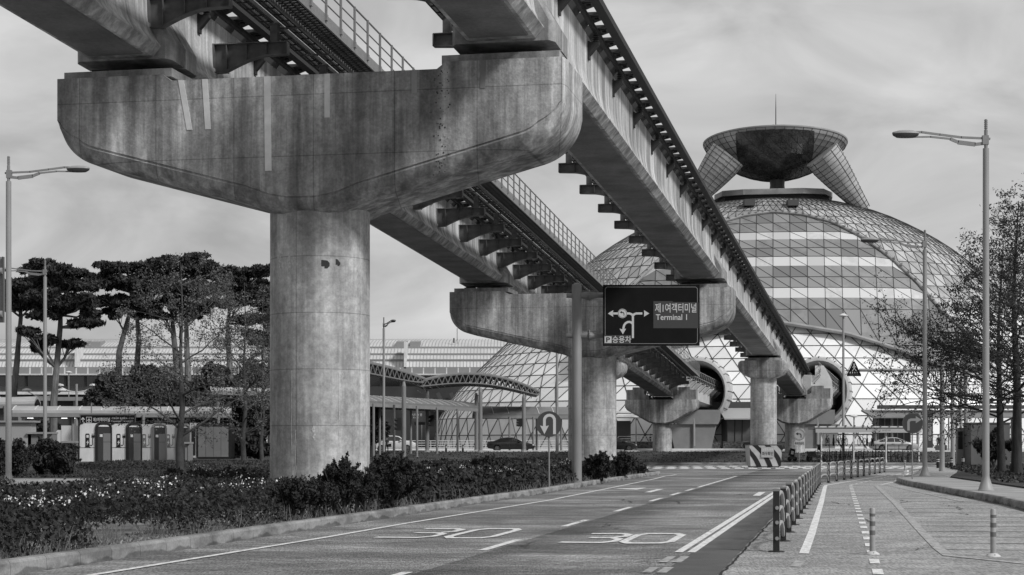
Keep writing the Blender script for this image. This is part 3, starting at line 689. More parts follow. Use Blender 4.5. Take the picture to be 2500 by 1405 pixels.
def in_portal(p, r=4.3):
    if p.y > 225: return False
    for c, a in zip(PORT, PAX):
        d = p - c; d = d - a * d.dot(a)
        if d.length < r: return True
    return False
NT, NR = 104, 27
lv = [float(np.interp(DL[-1] * (k / NR), DL, DZ)) for k in range(NR + 1)]
grid = [[dpt(2 * math.pi * (i + .5 * (j % 2)) / NT, lv[j]) for i in range(NT)] for j in range(NR + 1)]
rv_ = random.Random(2); low, upp, mul = MB(), MB(), MB(); rtop = max(j for j in range(NR + 1) if lv[j] < 20)
edges = set()
for j in range(NR):
    for i in range(NT):
        o = j % 2; a = (j, i); b = (j, (i + 1) % NT); c = (j + 1, (i + o) % NT); d = (j + 1, (i + o - 1) % NT); e_ = (j + 1, (i + o) % NT)
        for tri in ((a, b, (j + 1, (i + o) % NT)), (a, (j + 1, (i + o) % NT), (j + 1, (i + o - 1) % NT))):
            ps = [grid[q_[0]][q_[1]] for q_ in tri]; cc = (ps[0] + ps[1] + ps[2]) / 3
            low.k = upp.k = rv_.choice((0, 0, 1, 2))
            if in_portal(cc, 7):
                lst = [ps]
                for _ in range(3):
                    nl = []
                    for t_ in lst:
                        if not in_portal((t_[0] + t_[1] + t_[2]) / 3, 6): nl.append(t_); continue
                        ab, bc, ca_ = (t_[0] + t_[1]) / 2, (t_[1] + t_[2]) / 2, (t_[2] + t_[0]) / 2; nl += [[t_[0], ab, ca_], [ab, t_[1], bc], [ca_, bc, t_[2]], [ab, bc, ca_]]
                    lst = nl
                for t_ in lst:
                    if not in_portal((t_[0] + t_[1] + t_[2]) / 3, 3.6): low.add(t_, [(0, 1, 2)])
            else: (low if j < rtop else upp).add(ps, [(0, 1, 2)])
            if cc.y < 246:
                for x, y in ((0, 1), (1, 2), (2, 0)):
                    edges.add(tuple(sorted((tri[x], tri[y]))))
for a, b in edges:
    pa, pb = grid[a[0]][a[1]], grid[b[0]][b[1]]
    if in_portal((pa + pb) / 2, 6.5):
        for k in range(8):
            q0, q1 = pa.lerp(pb, k / 8), pa.lerp(pb, (k + 1) / 8)
            if not in_portal((q0 + q1) / 2, 3.8): mul.bar(q0, q1, .085, .12, up=((pa + pb) / 2 - Vector((DC.x, DC.y, 5))))
        continue
    w_ = .085 if a[0] < rtop else .045
    mul.bar(pa, pb, w_, .12, up=((pa + pb) / 2 - Vector((DC.x, DC.y, 5))))
low.build('lower_glazing', [MLOW, M('fritted glazing b', .70, .3, spec=.6), M('fritted glazing c', .82, .4, spec=.5)], hall); upp.build('upper_glazing', [MUPP, M('grey glazing b', .3, .2, spec=.8), M('grey glazing c', .46, .3, spec=.8)], hall); mul.build('mullions', MMUL, hall)
# visor: lens-shaped shell standing proud of the glazing
OFF = 1.5
upl = [(1888, 519), (1960, 526), (2032, 544), (2104, 580), (2176, 632), (2241, 693), (2290, 750)]
lol = [(1888, 782), (1993, 799), (2065, 811), (2142, 834), (2213, 857), (2290, 885)]
uh = [dome_hit(u, v, OFF) for u, v in upl]; lh = [dome_hit(u, v, OFF) for u, v in lol]
ux = [abs((p - DC).dot(DE)) for p in uh if p]; uz = [p.z for p in uh if p]; lx_ = [abs((p - DC).dot(DE)) for p in lh if p]; lz = [p.z for p in lh if p]
ux[0] = 0; lx_[0] = 0; XT = 25.5; ZT = (lz[-1] + .2)
ux.append(XT); uz.append(ZT + 1.4); lx_.append(XT); lz.append(ZT - .5)
def zu(x): return float(np.interp(abs(x), ux, uz))
def zl(x): return float(np.interp(abs(x), lx_, lz))
zr = []; 
for v in (519, 545, 567, 585, 606, 627, 650, 677, 703, 728, 756, 786): 
    h = dome_hit(1888, v, OFF); zr.append(h.z)
zr = zr[::-1]; zr[0] -= 6; strips = {2: 0}
zr = [zr[0], zr[0] + 3] + zr[1:]
def vis(x, z, off=OFF):
    w_ = dW(z) + off; p = DC + DE * x - DF * (DK * math.sqrt(max(4.0, w_ * w_ - x * x))); p.z = z; return p
vp, vs_, vm = MB(), [MB(), MB(), MB()], MB(); stz = (zr[-4], zr[-7], zr[-10]); NX = 12; dx = XT / NX
for i in range(-NX, NX):
    x0, x1 = i * dx, (i + 1) * dx
    for r_ in range(len(zr) - 1):
        q_ = []
        for x in (x0, x1):
            a_, b_ = max(zl(x), min(zu(x), zr[r_])), max(zl(x), min(zu(x), zr[r_ + 1])); q_.append((a_, b_))
        if q_[0][1] - q_[0][0] < .02 and q_[1][1] - q_[1][0] < .02: continue
        v_ = [vis(x0, q_[0][0]), vis(x1, q_[1][0]), vis(x1, q_[1][1]), vis(x0, q_[0][1])]
        vp.k = rv_.choice((0, 0, 1, 2)); vc = zr[r_]; st = any(abs(vc - z_) < .05 for z_ in stz); sm_ = vs_[min(range(3), key=lambda i_: abs(vc - stz[i_]))]; sm_.k = rv_.choice((0, 1, 2))
        (sm_ if st else vp).add(v_, [(0, 1, 2), (0, 2, 3)])
        W_ = .04 if st else .07
        vm.bar(v_[0], v_[3], W_, .1, (0, -1, 0)); 
        if i % 2 or not st: vm.bar(v_[3], v_[1], W_ * .8, .08, (0, -1, 0))
        if not st: vm.bar(v_[0], v_[1], W_, .09, (0, -1, 0))
vp.build('visor_panels', [MVIS, M('visor panels b', .17, .3, spec=.6), M('visor panels c', .25, .35, spec=.6)], hall); [s_.build('visor_strip', [MVST, M('visor strips b', .47, .35), M('visor strips c', .57, .35)], hall) for s_ in vs_]; vm.build('visor_mullions', M('visor joints', .035, .5), hall)
xs_ = np.linspace(-XT, XT, 60)
for nm, fz in (('visor_top_rim', zu), ('visor_bottom_rim', zl)):
    m = MB(); pp = [vis(x, fz(x)) + Vector((0, -.1, .1 if fz is zu else -.15)) for x in xs_]; r_ = .22 if fz is zu else .25
    m.tube(pp, r_, 8)
    if fz is zu:
        for k in range(2, 58, 1): m.box(pp[k] + Vector((0, -.2, .35)), (.12, .2, .4))
    m.build(nm, M('visor rim cladding', .3, .5, layers=[(1, U1, .35, .65, .85, 1.1)]), hall, smooth=False)
m = MB()   # soffit of the visor back to the glazing
a_ = [vis(x, zl(x)) for x in xs_]; b_ = [vis(x, zl(x), -.2) + Vector((0, 0, -.6)) for x in xs_]
m.add(a_ + b_, [(i, i + 1, i + 61, i + 60) for i in range(59)]); m.build('visor_soffit', MVIS, hall)
# round openings for the guideways
for c, a in zip(PORT, PAX):
    x_ = Vector((a.y, -a.x, 0)); z_ = Vector((0, 0, 1)); m = MB(); ins = MB()
    def rg_(t, r, n=36): return [c + a * t + (x_ * math.cos(2 * math.pi * k / n) * .92 + z_ * math.sin(2 * math.pi * k / n)) * r for k in range(n)]
    m.loft([rg_(5, 4.1), rg_(-2.6, 4.1), rg_(-3.4, 3.9), rg_(-3.5, 3.6), rg_(-2.6, 3.35), rg_(-.5, 3.2), rg_(5, 3.1)], cap=False); m.build('portal_ring', M('portal cladding', .45, .5, layers=[(.8, U1, .35, .65, .8, 1.12)]), hall, smooth=True)
    m = MB()
    for k in range(24):
        r0, r1 = rg_(-3.43, 3.92, 24)[k], rg_(-2.6, 4.13, 24)[k]; r2 = rg_(3, 4.13, 24)[k]; m.bar(r0, r1, .08, .06); m.bar(r1, r2, .08, .06)
    m.build('portal_joints', MMUL, hall)
    ins.loft([rg_(2.0, 3.16), rg_(16, 3.1)], cap=False); ins.sheet(rg_(16, 3.2)[::-1]); ins.build('tunnel', M('tunnel interior', .2, .8), hall)
# top slab, neck, saucer, legs, antenna
def hp(u, v, y=240): return P(u, v, y)
m = MB(); zt = hp(0, 475).z; rr = (2036 - 1752) / 2 * 240 / F; cx = hp(1894, 0).x
def oct_(r, z, k=.7): return [Vector((DC.x, DC.y, z)) + DE * (r * x) + DF * (r * y * k) for x, y in ((-1, -.2), (-.86, -.8), (-.5, -1), (.5, -1), (.86, -.8), (1, -.2), (1, .5), (.6, 1), (-.6, 1), (-1, .5))]
m.loft([oct_(rr, zt - .75), oct_(rr, zt - .1), oct_(rr * .98, zt)]); m.build('roof_slab', M('slab cladding', .22, .5, layers=[(.5, U1, .4, .6, .8, 1.15)]), hall)
m = MB(); m.loft([oct_(rr * .94, zt - 1.6), oct_(rr * .94, zt - .75)]); m.build('roof_slot', MBLK, hall)
for u in (1828, 1934):
    m = MB(); p = dome_hit(u, 503); m.box(p + Vector((0, -.2, .3)), (1.4, 1.8, .8)); m.build('roof_hatch', MDK, hall)
SC = hp(1892, 352); SR = (2068 - 1717) / 2 * 240 / F; TILT = R(4.5)
def sp(r, th, z):   # saucer local -> world, tilted towards the front
    x, y = r * math.sin(th), -r * math.cos(th)
    q_ = SC + DE * x + DF * (y * math.cos(TILT) + z * math.sin(TILT)); q_.z = SC.z - y * math.sin(TILT) + z * math.cos(TILT); return q_
DEP = 4.9
def bz(t): return -.1 - DEP * (1 - t * t) ** .85
bp_ = [(1.0, 0.06), (.992, -.1)] + [(t, bz(t)) for t in (.965, .91, .84, .75, .65, .54, .42, .3, .18, .06)]
n = 48; m = MB(); rings = [[sp(SR * r_, 2 * math.pi * k / n, z) for k in range(n)] for r_, z in [(.0001, .4), (.9, .25), (1.0, .1)] + bp_]
m.loft(rings, cap=False); sau = m.build('saucer', M('saucer cladding', .36, .4, layers=[(.4, U1, .35, .65, .8, 1.15)], spec=.5), hall, smooth=True)
m = MB()
for r_, z in bp_[1:]:
    for k in range(n): m.bar(sp(SR * r_, 2 * math.pi * k / n, z - .03), sp(SR * r_, 2 * math.pi * (k + 1) / n, z - .03), .06, .05)
for k in range(0, n): 
    for (r0, z0), (r1, z1) in zip(bp_[1:-1], bp_[2:]):
        m.bar(sp(SR * r0, 2 * math.pi * k / n, z0 - .03), sp(SR * r1, 2 * math.pi * k / n, z1 - .03), .06, .05)
m.build('saucer_joints', MMUL, sau)
# dark glazed front of the bowl
m = MB(); mj = MB(); fr = [(t, bz(t) - .05) for t in np.linspace(.985, .14, 13)]
def half_a(t): return R(34) * (1 if t > .45 else (1 + (.45 - t) * 2.2)) 
ga = []
for t, z in fr:
    # lens outline narrowing to the bottom of the bowl
    wx = 5.15 * math.sqrt(max(0, 1 - ((.985 - t) / .88) ** 2.4))
    row = []
    for k in range(15):
        x = wx * (2 * k / 14 - 1); s_ = max(-1, min(1, x / (SR * t))); row.append(sp(SR * t + .06, math.asin(s_), z - .1))
    ga.append(row)
m.loft(ga, cap=False, close=False); m.build('saucer_glass', M('dark bowl glazing', .03, .25, layers=[(.9, U1, .4, .6, .5, 1.9), (6, U1, .4, .6, .6, 1.6)], spec=.6), sau)
for i in range(12):
    for k in range(14):
        mj.bar(ga[i][k], ga[i + 1][k + 1 if (i + k) % 2 else k], .05, .05)
        if k % 2 == 0: mj.bar(ga[i][k], ga[i][k + 1], .04, .05)
mj.build('saucer_glass_joints', M('bowl joints', .015, .6), sau)
for s_, nm in ((-1, 'l'), (1, 'r')):
    top = P(1892 + s_ * 114, 378, 233.6); bot = P(1892 + s_ * 218, 513, 235); d = bot - top
    m = MB(); mj = MB(); rads = [2.5, 2.4, 2.15, 1.85, 1.52, 1.2, .9]
    pts = [top + d * (k / 6) for k in range(7)]
    m.tube(pts, rads, 24); m.build('saucer_leg', M('leg cladding', .34, .4, layers=[(.6, U1, .35, .65, .8, 1.15)]), hall, smooth=True)
    dn = d.normalized(); x_ = dn.cross(Vector((0, 1, 0))).normalized(); y_ = dn.cross(x_)
    for k in range(15):
        t = (k + .5) / 15; r_ = float(np.interp(t * 6, range(7), rads)) + .02; cc = top + d * t
        rr_ = [cc + (x_ * math.cos(a) + y_ * math.sin(a)) * r_ for a in np.linspace(0, 2 * math.pi, 19)]
        for a, b in zip(rr_, rr_[1:]): mj.bar(a, b, .06, .06)
    for a in np.linspace(0, 2 * math.pi, 11)[:-1]:
        for k in range(6): mj.bar(pts[k] + (x_ * math.cos(a) + y_ * math.sin(a)) * (rads[k] + .02), pts[k + 1] + (x_ * math.cos(a) + y_ * math.sin(a)) * (rads[k + 1] + .02), .06, .05)
    mj.build('leg_joints', MMUL, hall)
m = MB(); m.lathe((cx + .2, 240, 0), [(1.15, zt - .2), (1.0, zt + 1.2), (1.1, SC.z - 4.2)], 20); m.build('neck', MDK, hall)
m = MB(); m.tube([(cx - .3, 238, 44.5), (cx - .3, 238, 47.5), (cx - .3, 238, 49.6)], [.08, .06, .02], 6); m.lathe((cx - .8, 237, 44.5), [(.3, 0), (.34, .35), (.12, .7)], 10); m.build('antenna', MMUL, hall)
# ---- low buildings at the foot of the hall
def lowbox(name, label, u0, u1, v0, v1, y, depth, mat, cat='building'):
    a, b = P(u0, v1, y), P(u1, v0, y); r_ = thing(name, label, cat, ((a.x + b.x) / 2, y, 1.2)); m = MB()
    m.box(((a.x + b.x) / 2, y + depth / 2, (1.0 + b.z) / 2), (b.x - a.x, depth, b.z - 1.0)); m.build('wall', mat, r_); return r_, a, b
MPAN = M('annex panels', .10, .6, layers=[(.7, U1, .35, .65, .85, 1.15)])
r_, a, b = lowbox('annex', 'low grey annex with light sloping roof beside the hammerhead pier', 1776, 1838, 1022, 1085, 202, 6, MPAN)
m = MB(); m.loft([[Vector((x, y, z)) for y, z in ((200.8, b.z), (207, b.z + 1.3), (207, b.z + 1.1), (200.8, b.z - .15))] for x in (a.x - .5, b.x + .5)]); m.build('roof', M('zinc roof', .35, .5), r_)
m = MB(); m.box(((a.x + b.x) / 2, 207.5, b.z + 1.6), (b.x - a.x + 6, .6, .9)); m.build('parapet', MDK, r_)
for u in (1794, 1812): m = MB(); m.box((P(u, 0, 202).x, 201.96, (b.z + 1) / 2), (.06, .05, b.z - 1)); m.build('panel_joint', MBLK, r_)
r_, a, b = lowbox('kiosk', 'dark glazed kiosk with overhanging roof beside the second pier', 1505, 1540, 1028, 1085, 202, 5, MDK)
m = MB(); m.box(((a.x + b.x) / 2 + .4, 203, b.z + .5), (b.x - a.x + 2.2, 7, .25)); m.box(((a.x + b.x) / 2, 203.5, b.z + 1.0), (b.x - a.x + 1, 6, .2)); m.build('roof', MRIM, r_)
# stone planter wall and railings in front of the hall
m = MB()
for x0, x1 in ((13.5, 24), (24.3, 36)): m.box(((x0 + x1) / 2, 200.8, 1.55), (x1 - x0, .5, .9))
tag(m.build('stone_wall', M('rubble stone', .07, .95, layers=[(3.5, (1, 1, 2), .4, .6, .4, 1.7)], bump=(4, .8))), 'low rubble stone wall along the foot of the glass hall', 'wall')
def railing(name, label, x0, x1, y, z, h=1.0, n=None, cat='railing'):
    r_ = thing(name, label, cat, ((x0 + x1) / 2, y, z)); m = MB()
    for k in range(4): m.bar((x0, y, z + h * (1 - k * .27)), (x1, y, z + h * (1 - k * .27)), .05, .06)
    m.build('rail', MWHITE, r_); m = MB(); n = n or int((x1 - x0) / 2)
    for k in range(n + 1): m.box((x0 + (x1 - x0) * k / n, y, z + h / 2), (.06, .08, h))
    m.build('rail_posts', MWHITE, r_)
railing('railing', 'white railing on the low stone wall behind the dark hatchback', 12.3, 19.5, 201.6, 1.6)
railing('railing', 'long white railing along the far road left of the second pier', -22, 9.5, 201.5, 1.1)
railing('railing', 'white railing behind the bus canopy on the right', 42, 70, 201.5, 1.2, 1.3)
# ============================================================ TERMINAL in the left background
term = thing('terminal_building', 'long airport terminal with pale ribbed barrel roof in the left background', 'building', (-30, 330, 1))
YT = 320; kx = YT / F
def tz(v, y=YT): return CZ + (V0 - v) / F * y
xa, xb = (-120 - U0) * kx, (1300 - U0) * kx
rp = [(0, tz(897)), (1.2, tz(880)), (3.5, tz(864)), (7, tz(850, 327)), (12, tz(838, 332)), (18, tz(831, 338)), (26, tz(829, 346)), (60, tz(829, 346) - 4)]
MTR = M('terminal roof', .52, .4, layers=[(.3, U1, .35, .65, .9, 1.06)])
m = MB(); m.loft([[Vector((x, YT + y, z)) for y, z in rp + [(60, 5), (0, 5)]] for x in (xa, xb)]); m.build('roof', MTR, term)
m = MB()
for k in range(int((xb - xa) / .62)):
    x = xa + k * .62
    for (y0, z0), (y1, z1) in zip(rp[:6], rp[1:7]): m.bar((x, YT + y0, z0 + .06), (x, YT + y1, z1 + .06), .09, .1)
m.build('roof_ribs', M('roof rib metal', .34, .5), term)  # ribs in a darker grey than the roof sheet
m = MB()
for i in (1, 2, 3): m.bar((xa, YT + rp[i][0] - .1, rp[i][1] + .1), (xb, YT + rp[i][0] - .1, rp[i][1] + .1), .3, .3)
m.build('roof_gutters', M('gutter metal', .24, .5), term)
m = MB(); m.box(((xa + xb) / 2, YT - .5, tz(908)), (xb - xa, 2, tz(898) - tz(919))); m.build('fascia', M('fascia grey', .2, .6), term)
m = MB(); m.box(((xa + xb) / 2, YT - 1.0, tz(932)), (xb - xa, 2, tz(919) - tz(945))); m.build('window_band', MGLASS, term)
m = MB(); m.box(((xa + xb) / 2, YT - 1.4, tz(975)), (xb - xa, 2, tz(945) - tz(1005))); m.build('lower_wall', M('terminal wall', .10, .7, layers=[(.2, U1, .35, .65, .7, 1.3)]), term)
m = MB(); m.box(((xa + xb) / 2, YT - 3, tz(962)), (xb - xa, 3, .5)); m.box(((xa + xb) / 2, YT - 3, tz(917)), (xb - xa, 3.5, .25)); m.build('deck_edge', MRIM, term)
m = MB()
for k in range(48):
    x = xa + k * 2.1 + 1; m.box((x, YT - 4.2, tz(910)), (.18, .3, 1.4))
m.build('fins', MWHITE, term)
m = MB()
for k in range(30): m.box((xa + k * 3.6, YT - 2.2, tz(932)), (.35, .3, tz(919) - tz(945)))
m.build('window_posts', MDK, term)
for u in (190, 990):
    m = MB(); x = (u - U0) * kx
    for s_ in (-1, 1): m.loft([[Vector((x + s_ * (.35 if s_ * t < 0 else .35) + s_ * t, y, z)) for y, z in ((YT + 8, tz(852, YT + 8)), (YT + 8, tz(835, YT + 8)), (YT + 12, tz(832, YT + 12)), (YT + 12, tz(852, YT + 12)))] for t in (0, 1.9)])
    m.build('rooflight', M('rooflight metal', .25, .5), term)
    m = MB(); m.box((x, YT + 1, tz(868)), (.4, 5, tz(834) - tz(900))); m.build('roof_mast', MRIM, term)
m = MB(); m.tube([P(1116, 840, 330), P(1116, 802, 330)], .06, 5); m.tube([P(1108, 838, 330), P(1108, 826, 330)], .15, 5); m.build('antenna', MMUL, term)
# dark block whose colour paints the shade under the concourse, and its exit sign
blk = thing('concourse_shade_block', 'dark block painted as the shaded concourse underside behind the pale canopy posts', 'building', (-10, 262, 1)); m = MB()
a, b = P(880, 1088, 262), P(1150, 944, 262); m.loft([[Vector((x, y, z)) for x, z in ((a.x, .8), (P(1085, 0, 262).x, .8), (P(1085, 0, 262).x, tz(1030, 262)), (b.x, b.z), (a.x, b.z))] for y in (262, 272)]); m.build('wall', M('concourse shade', .035, .7, layers=[(.3, U1, .35, .65, .7, 1.3)]), blk)
m = MB()
for k, u in enumerate((1068, 1100, 1128)): m.bar(P(u, 960, 261), P(u + 26, 1010, 261), .8, .5)
m.build('slanted_strut', MDK, blk)
# ============================================================ CANOPIES
MCAN = M('canopy sheet', .2, .5, layers=[(.8, U1, .35, .65, .85, 1.1)]); MTRU = M('truss steel', .16, .5)
def truss_canopy(label, A, B, wid, rise, posts, thk=.9):
    """arched truss roof from A to B (world points at the ends), wid deep in y"""
    r_ = thing('truss_canopy', label, 'canopy', (A.x, A.y, hz(A.x, A.y)), 'truss canopies'); n = 22; m = MB(); t_ = MB()
    def c(t, o, dz=0): p = A.lerp(B, t); return p + Vector((0, o, rise * 4 * t * (1 - t) + dz))
    m.loft([[c(t, o, z) for o, z in ((0, 0), (wid, 0), (wid, .16), (0, .16))] for t in np.linspace(0, 1, 16)]); m.build('roof_sheet', MCAN, r_)
    for o in np.linspace(.1, wid - .1, 5):
        def lo(t): return c(t, o, -thk * math.sin(math.pi * min(1, max(0, t))) ** .35 * 1.0 - .02)
        for k in range(n):
            a, b, cc = c(k / n, o, -.05), c((k + 1) / n, o, -.05), lo((k + .5) / n)
            t_.bar(a, cc, .07, .07); t_.bar(cc, b, .07, .07)
            if k: t_.bar(lo((k - .5) / n), cc, .1, .1)
        for k in range(n): t_.bar(c(k / n, o, -.05), c((k + 1) / n, o, -.05), .08, .08)
    for k in range(0, n, 1): t_.bar(c((k + .5) / n, .1, -thk * .9), c((k + .5) / n, wid - .1, -thk * .9), .05, .05)
    t_.build('truss', MTRU, r_)
    for (x, y, zt_) in posts:
        m = MB(); zb = hz(x, y); m.lathe((x, y, 0), [(.36, zb), (.2, zb + .25), (.19, zt_ - .4), (.1, zt_)], 12); m.build('post', MPOLE, r_)
def pp(u, v, y): p = P(u, v, y); return (p.x, p.y, p.z)
truss_canopy('left truss canopy half hidden by the near column', P(770, 870, 150), P(1036, 925, 165), 7, .4, [pp(986, 932, 152)])
truss_canopy('arched truss canopy between the near column and the second pier', P(1012, 936, 166), P(1318, 958, 180), 9, 1.35, [pp(1043, 950, 170), pp(1173, 948, 168), pp(1163, 960, 177), pp(1279, 962, 172)])
def sheet_canopy(label, A, B, wid, posts, rise=.35, thick=.22, group='low covered walkways', name='walkway_canopy'):
    r_ = thing(name, label, 'canopy', (A.x, A.y, hz(A.x, A.y)), group); d = (B - A).normalized(); n_ = Vector((-d.y, d.x, 0)).normalized() * wid; m = MB()
    sec = [(t, rise * math.sin(math.pi * t)) for t in np.linspace(0, 1, 9)]
    m.loft([[e + n_ * t + Vector((0, 0, z)) for t, z in sec] + [e + n_ * t + Vector((0, 0, z - thick)) for t, z in sec[::-1]] for e in (A, B)]); m.build('roof', M('canopy pale roof' if A.x < -12 and A.y < 145 else 'canopy grey roof', .36 if A.x < -12 and A.y < 145 else .17, .5, layers=[(.7, U1, .35, .65, .85, 1.08)]), r_)
    m = MB(); L = (B - A).length
    for k in range(int(L / 1.6)):
        e = A + d * (k * 1.6)
        for (t0, z0), (t1, z1) in zip(sec[:4], sec[1:5]): m.bar(e + n_ * t0 + Vector((0, 0, z0 + .02)), e + n_ * t1 + Vector((0, 0, z1 + .02)), .06, .05)
    m.build('roof_seams', MRIM, r_)
    m = MB(); m.bar(A + Vector((0, 0, -thick - .12)), B + Vector((0, 0, -thick - .12)), .15, .3); m.bar(A + n_ + Vector((0, 0, -thick - .12)), B + n_ + Vector((0, 0, -thick - .12)), .15, .3); m.build('edge_beam', MPOLE, r_)
    for (u, y) in posts:
        x = (u - U0) / F * y; t = (Vector((x, y, 0)) - Vector((A.x, A.y, 0))).dot(Vector((d.x, d.y, 0))) / L; zt_ = (A + (B - A) * t).z - thick - .1
        zb = hz(x, y); m = MB(); m.lathe((x, y, 0), [(.13, zb), (.11, zb + .1), (.11, zt_)], 10); m.build('post', MPOLE, r_)
    return r_
sheet_canopy('low covered walkway left of the arched truss canopy', P(840, 976, 148), P(1172, 994, 176), 4, [(912, 149), (962, 153), (1018, 158), (1067, 164), (1117, 170), (927, 157), (1003, 165)], .6)
sheet_canopy('low covered walkway between truss canopy and second pier', P(1168, 1010, 180), P(1420, 1012, 182), 4, [(1244, 180.5), (1302, 181), (1310, 184), (1370, 182), (1362, 185)], .8)
sheet_canopy('long covered walkway behind the charging booths', P(30, 1002, 128), P(562, 1004, 130), 4, [(178, 129), (350, 129), (533, 129), (398, 133)], .35)
sheet_canopy('small pavilion roof at the left edge', P(-110, 985, 138), P(84, 980, 139), 5, [(-60, 138.5), (12, 138.5)], .45, name='pavilion')
sheet_canopy('curved light canopy behind the budding trees', P(515, 952, 140), P(690, 956, 141), 1.6, [(533, 140.5), (640, 141)], .25, .12)
# bus shelter on the right
bs = thing('bus_shelter', 'long flat-roofed bus shelter at the foot of the hall on the right', 'shelter', (46, 190, 1)); m = MB()
a, b = P(2125, 1016, 188), P(2560, 1003, 188); m.loft([[Vector((x, y, z)) for y, z in ((187, a.z - .1), (193, b.z + .2), (193, b.z), (187, a.z - .25))] for x in (a.x, b.x)]); m.build('roof', MCAN, bs)
m = MB(); m.box(((a.x + b.x) / 2, 191, b.z + .45), (b.x - a.x - 3, 1.5, .4)); m.build('upper_fascia', MDK, bs)
for u0, u1, nm in ((2144, 2222, 'glazed_room'), ):
    m = MB(); c0, c1 = P(u0, 0, 190), P(u1, 0, 190); m.box(((c0.x + c1.x) / 2, 191.5, (a.z + 1) / 2), (c1.x - c0.x, 3, a.z - 1.2)); m.build(nm, M('room dark', .05, .4), bs)
    m = MB()
    for k in range(6): m.box((c0.x + (c1.x - c0.x) * k / 5, 189.95, (a.z + 1) / 2), (.12, .1, a.z - 1.2))
    m.box(((c0.x + c1.x) / 2, 189.94, a.z - 1.3), (c1.x - c0.x, .08, .25)); m.build('room_frame', MPOLE, bs)
for u in (2138, 2178, 2240, 2335, 2400, 2470):
    x = (u - U0) / F * 188.5; m = MB(); m.lathe((x, 188.5, 0), [(.12, .95), (.12, a.z - .2)], 10); m.build('post', MPOLE, bs)
# grey cabinet behind the right trees
cb = thing('service_cabinet', 'big plain grey service cabinet behind the two right tree trunks', 'cabinet', (30, 118, .2)); m = MB()
a, b = P(2371, 1110, 116), P(2466, 1035, 116); m.box(((a.x + b.x) / 2, 117, (b.z + .1) / 2), (b.x - a.x, 2, b.z - .1)); m.build('body', MPAN, cb)
m = MB(); m.box(((a.x + b.x) / 2, 117, b.z + .04), (b.x - a.x + .1, 2.1, .08)); m.build('lid', MDK, cb)
# ============================================================ STREET FURNITURE
def lamp(label, x, y, z, H, arm_dir, arm=3.05):
    r_ = thing('street_lamp', label, 'street lamp', (x, y, z), 'street lamps'); m = MB(); n = 16
    hb = H - .95
    m.lathe((x, y, z), [(.27, 0), (.27, .02), (.24, .05), (.12, .42), (.115, .5), (.1, hb), (.07, hb)], n); m.build('pole', MLPOLE, r_, True)
    m = MB(); m.lathe((x, y, z), [(.06, hb), (.06, H - .35), (.045, H - .35), (.045, H)], 10)
    for k in range(5): m.lathe((x, y, z), [(.058, H - .3 + k * .06), (.058, H - .27 + k * .06)], 10)
    m.build('pole_top', MPOLE, r_)
    d = Vector((math.cos(arm_dir), math.sin(arm_dir), 0)); up = Vector((0, 0, 1)); b = Vector((x, y, z + H - .62))
    m = MB(); pu = [b + d * t + up * h for t, h in ((-.14, -.02), (.1, 0), (.8, .03), (1.5, .12), (2.1, .2), (2.6, .2))]
    for p, q_ in zip(pu, pu[1:]): m.bar(p, q_ + (q_ - p) * .03, .05, .07)
    pl = [(.0, -.16, .06), (.35, -.2, .14), (.9, -.13, .13), (1.15, -.02, .07), (1.8, .05, .05), (2.5, .04, .05)]
    for (t, h, w0), (t1, h1, w1) in zip(pl, pl[1:]): m.bar(b + d * t + up * h, b + d * (t1 + .02) + up * h1, .05, (w0 + w1) / 2)
    m.box(b + d * .02 + up * -.06, (.2, .14, .3), arm_dir); m.build('arm', MPOLE, r_)
    m = MB(); c = b + d * (arm - .42) + up * .12; yv = d.cross(up)
    def ell(a_, b_, dz, sh=0): return [c + d * (a_ * math.cos(t) + sh) + yv * (b_ * math.sin(t)) + up * dz for t in [2 * math.pi * k / 20 for k in range(20)]]
    m.loft([ell(.3, .12, -.1), ell(.42, .17, -.03), ell(.44, .19, .03)]); 
    m.build('lamp_head', MDK, r_, True)
    m = MB(); m.loft([ell(.445, .195, .03), ell(.43, .185, .08), ell(.26, .12, .13), ell(.02, .02, .15)]); m.build('head_cover', MLPOLE, r_, True)
    return r_
def lampP(label, u, y, vtop, ad, z): 
    p = P(u, vtop, y); return lamp(label, p.x, y, z, p.z - z, ad)
lampP('nearest street lamp on the right sidewalk, arm reaching left', 2407, 57, 292, R(180), .18)
lampP('second street lamp on the right sidewalk, arm before the hall', 2258, 83, 562, R(180), .18)
lampP('street lamp at the left edge beside the flower bed', 21, 65.8, 382, R(0), .12)
lampP('street lamp standing before the tall pines on the left', 110, 100, 636, R(170), .2)
lampP('distant street lamp just right of the near column', 937, 150, 775, R(-68), .3)
for k, (u, y, vt, lb) in enumerate(((2300, 98, 870, 'behind the second right lamp, holding the pedestrian sign arm'), (2326, 112, 850, 'second of the slim poles behind the right tree crown'), (2358, 120, 850, 'third of the slim poles behind the right tree crown'), (2346, 150, 880, 'farthest slim pole behind the right tree crown'), (1360, 165, 835, 'between U-turn sign and second pier'))):
    p = P(u, vt, y); r_ = thing('slim_pole', 'slim grey pole ' + lb, 'pole', (p.x, y, .2), 'slim grey poles'); m = MB(); m.lathe((p.x, y, 0), [(.2, .1), (.15, .5), (.13, 4), (.12, p.z)], 12); m.build('pole', MLPOLE, r_, True)
    m = MB(); m.lathe((p.x, y, p.z), [(.13, 0), (.13, .04), (.02, .1)], 12); m.build('pole_cap', MPOLE, r_)
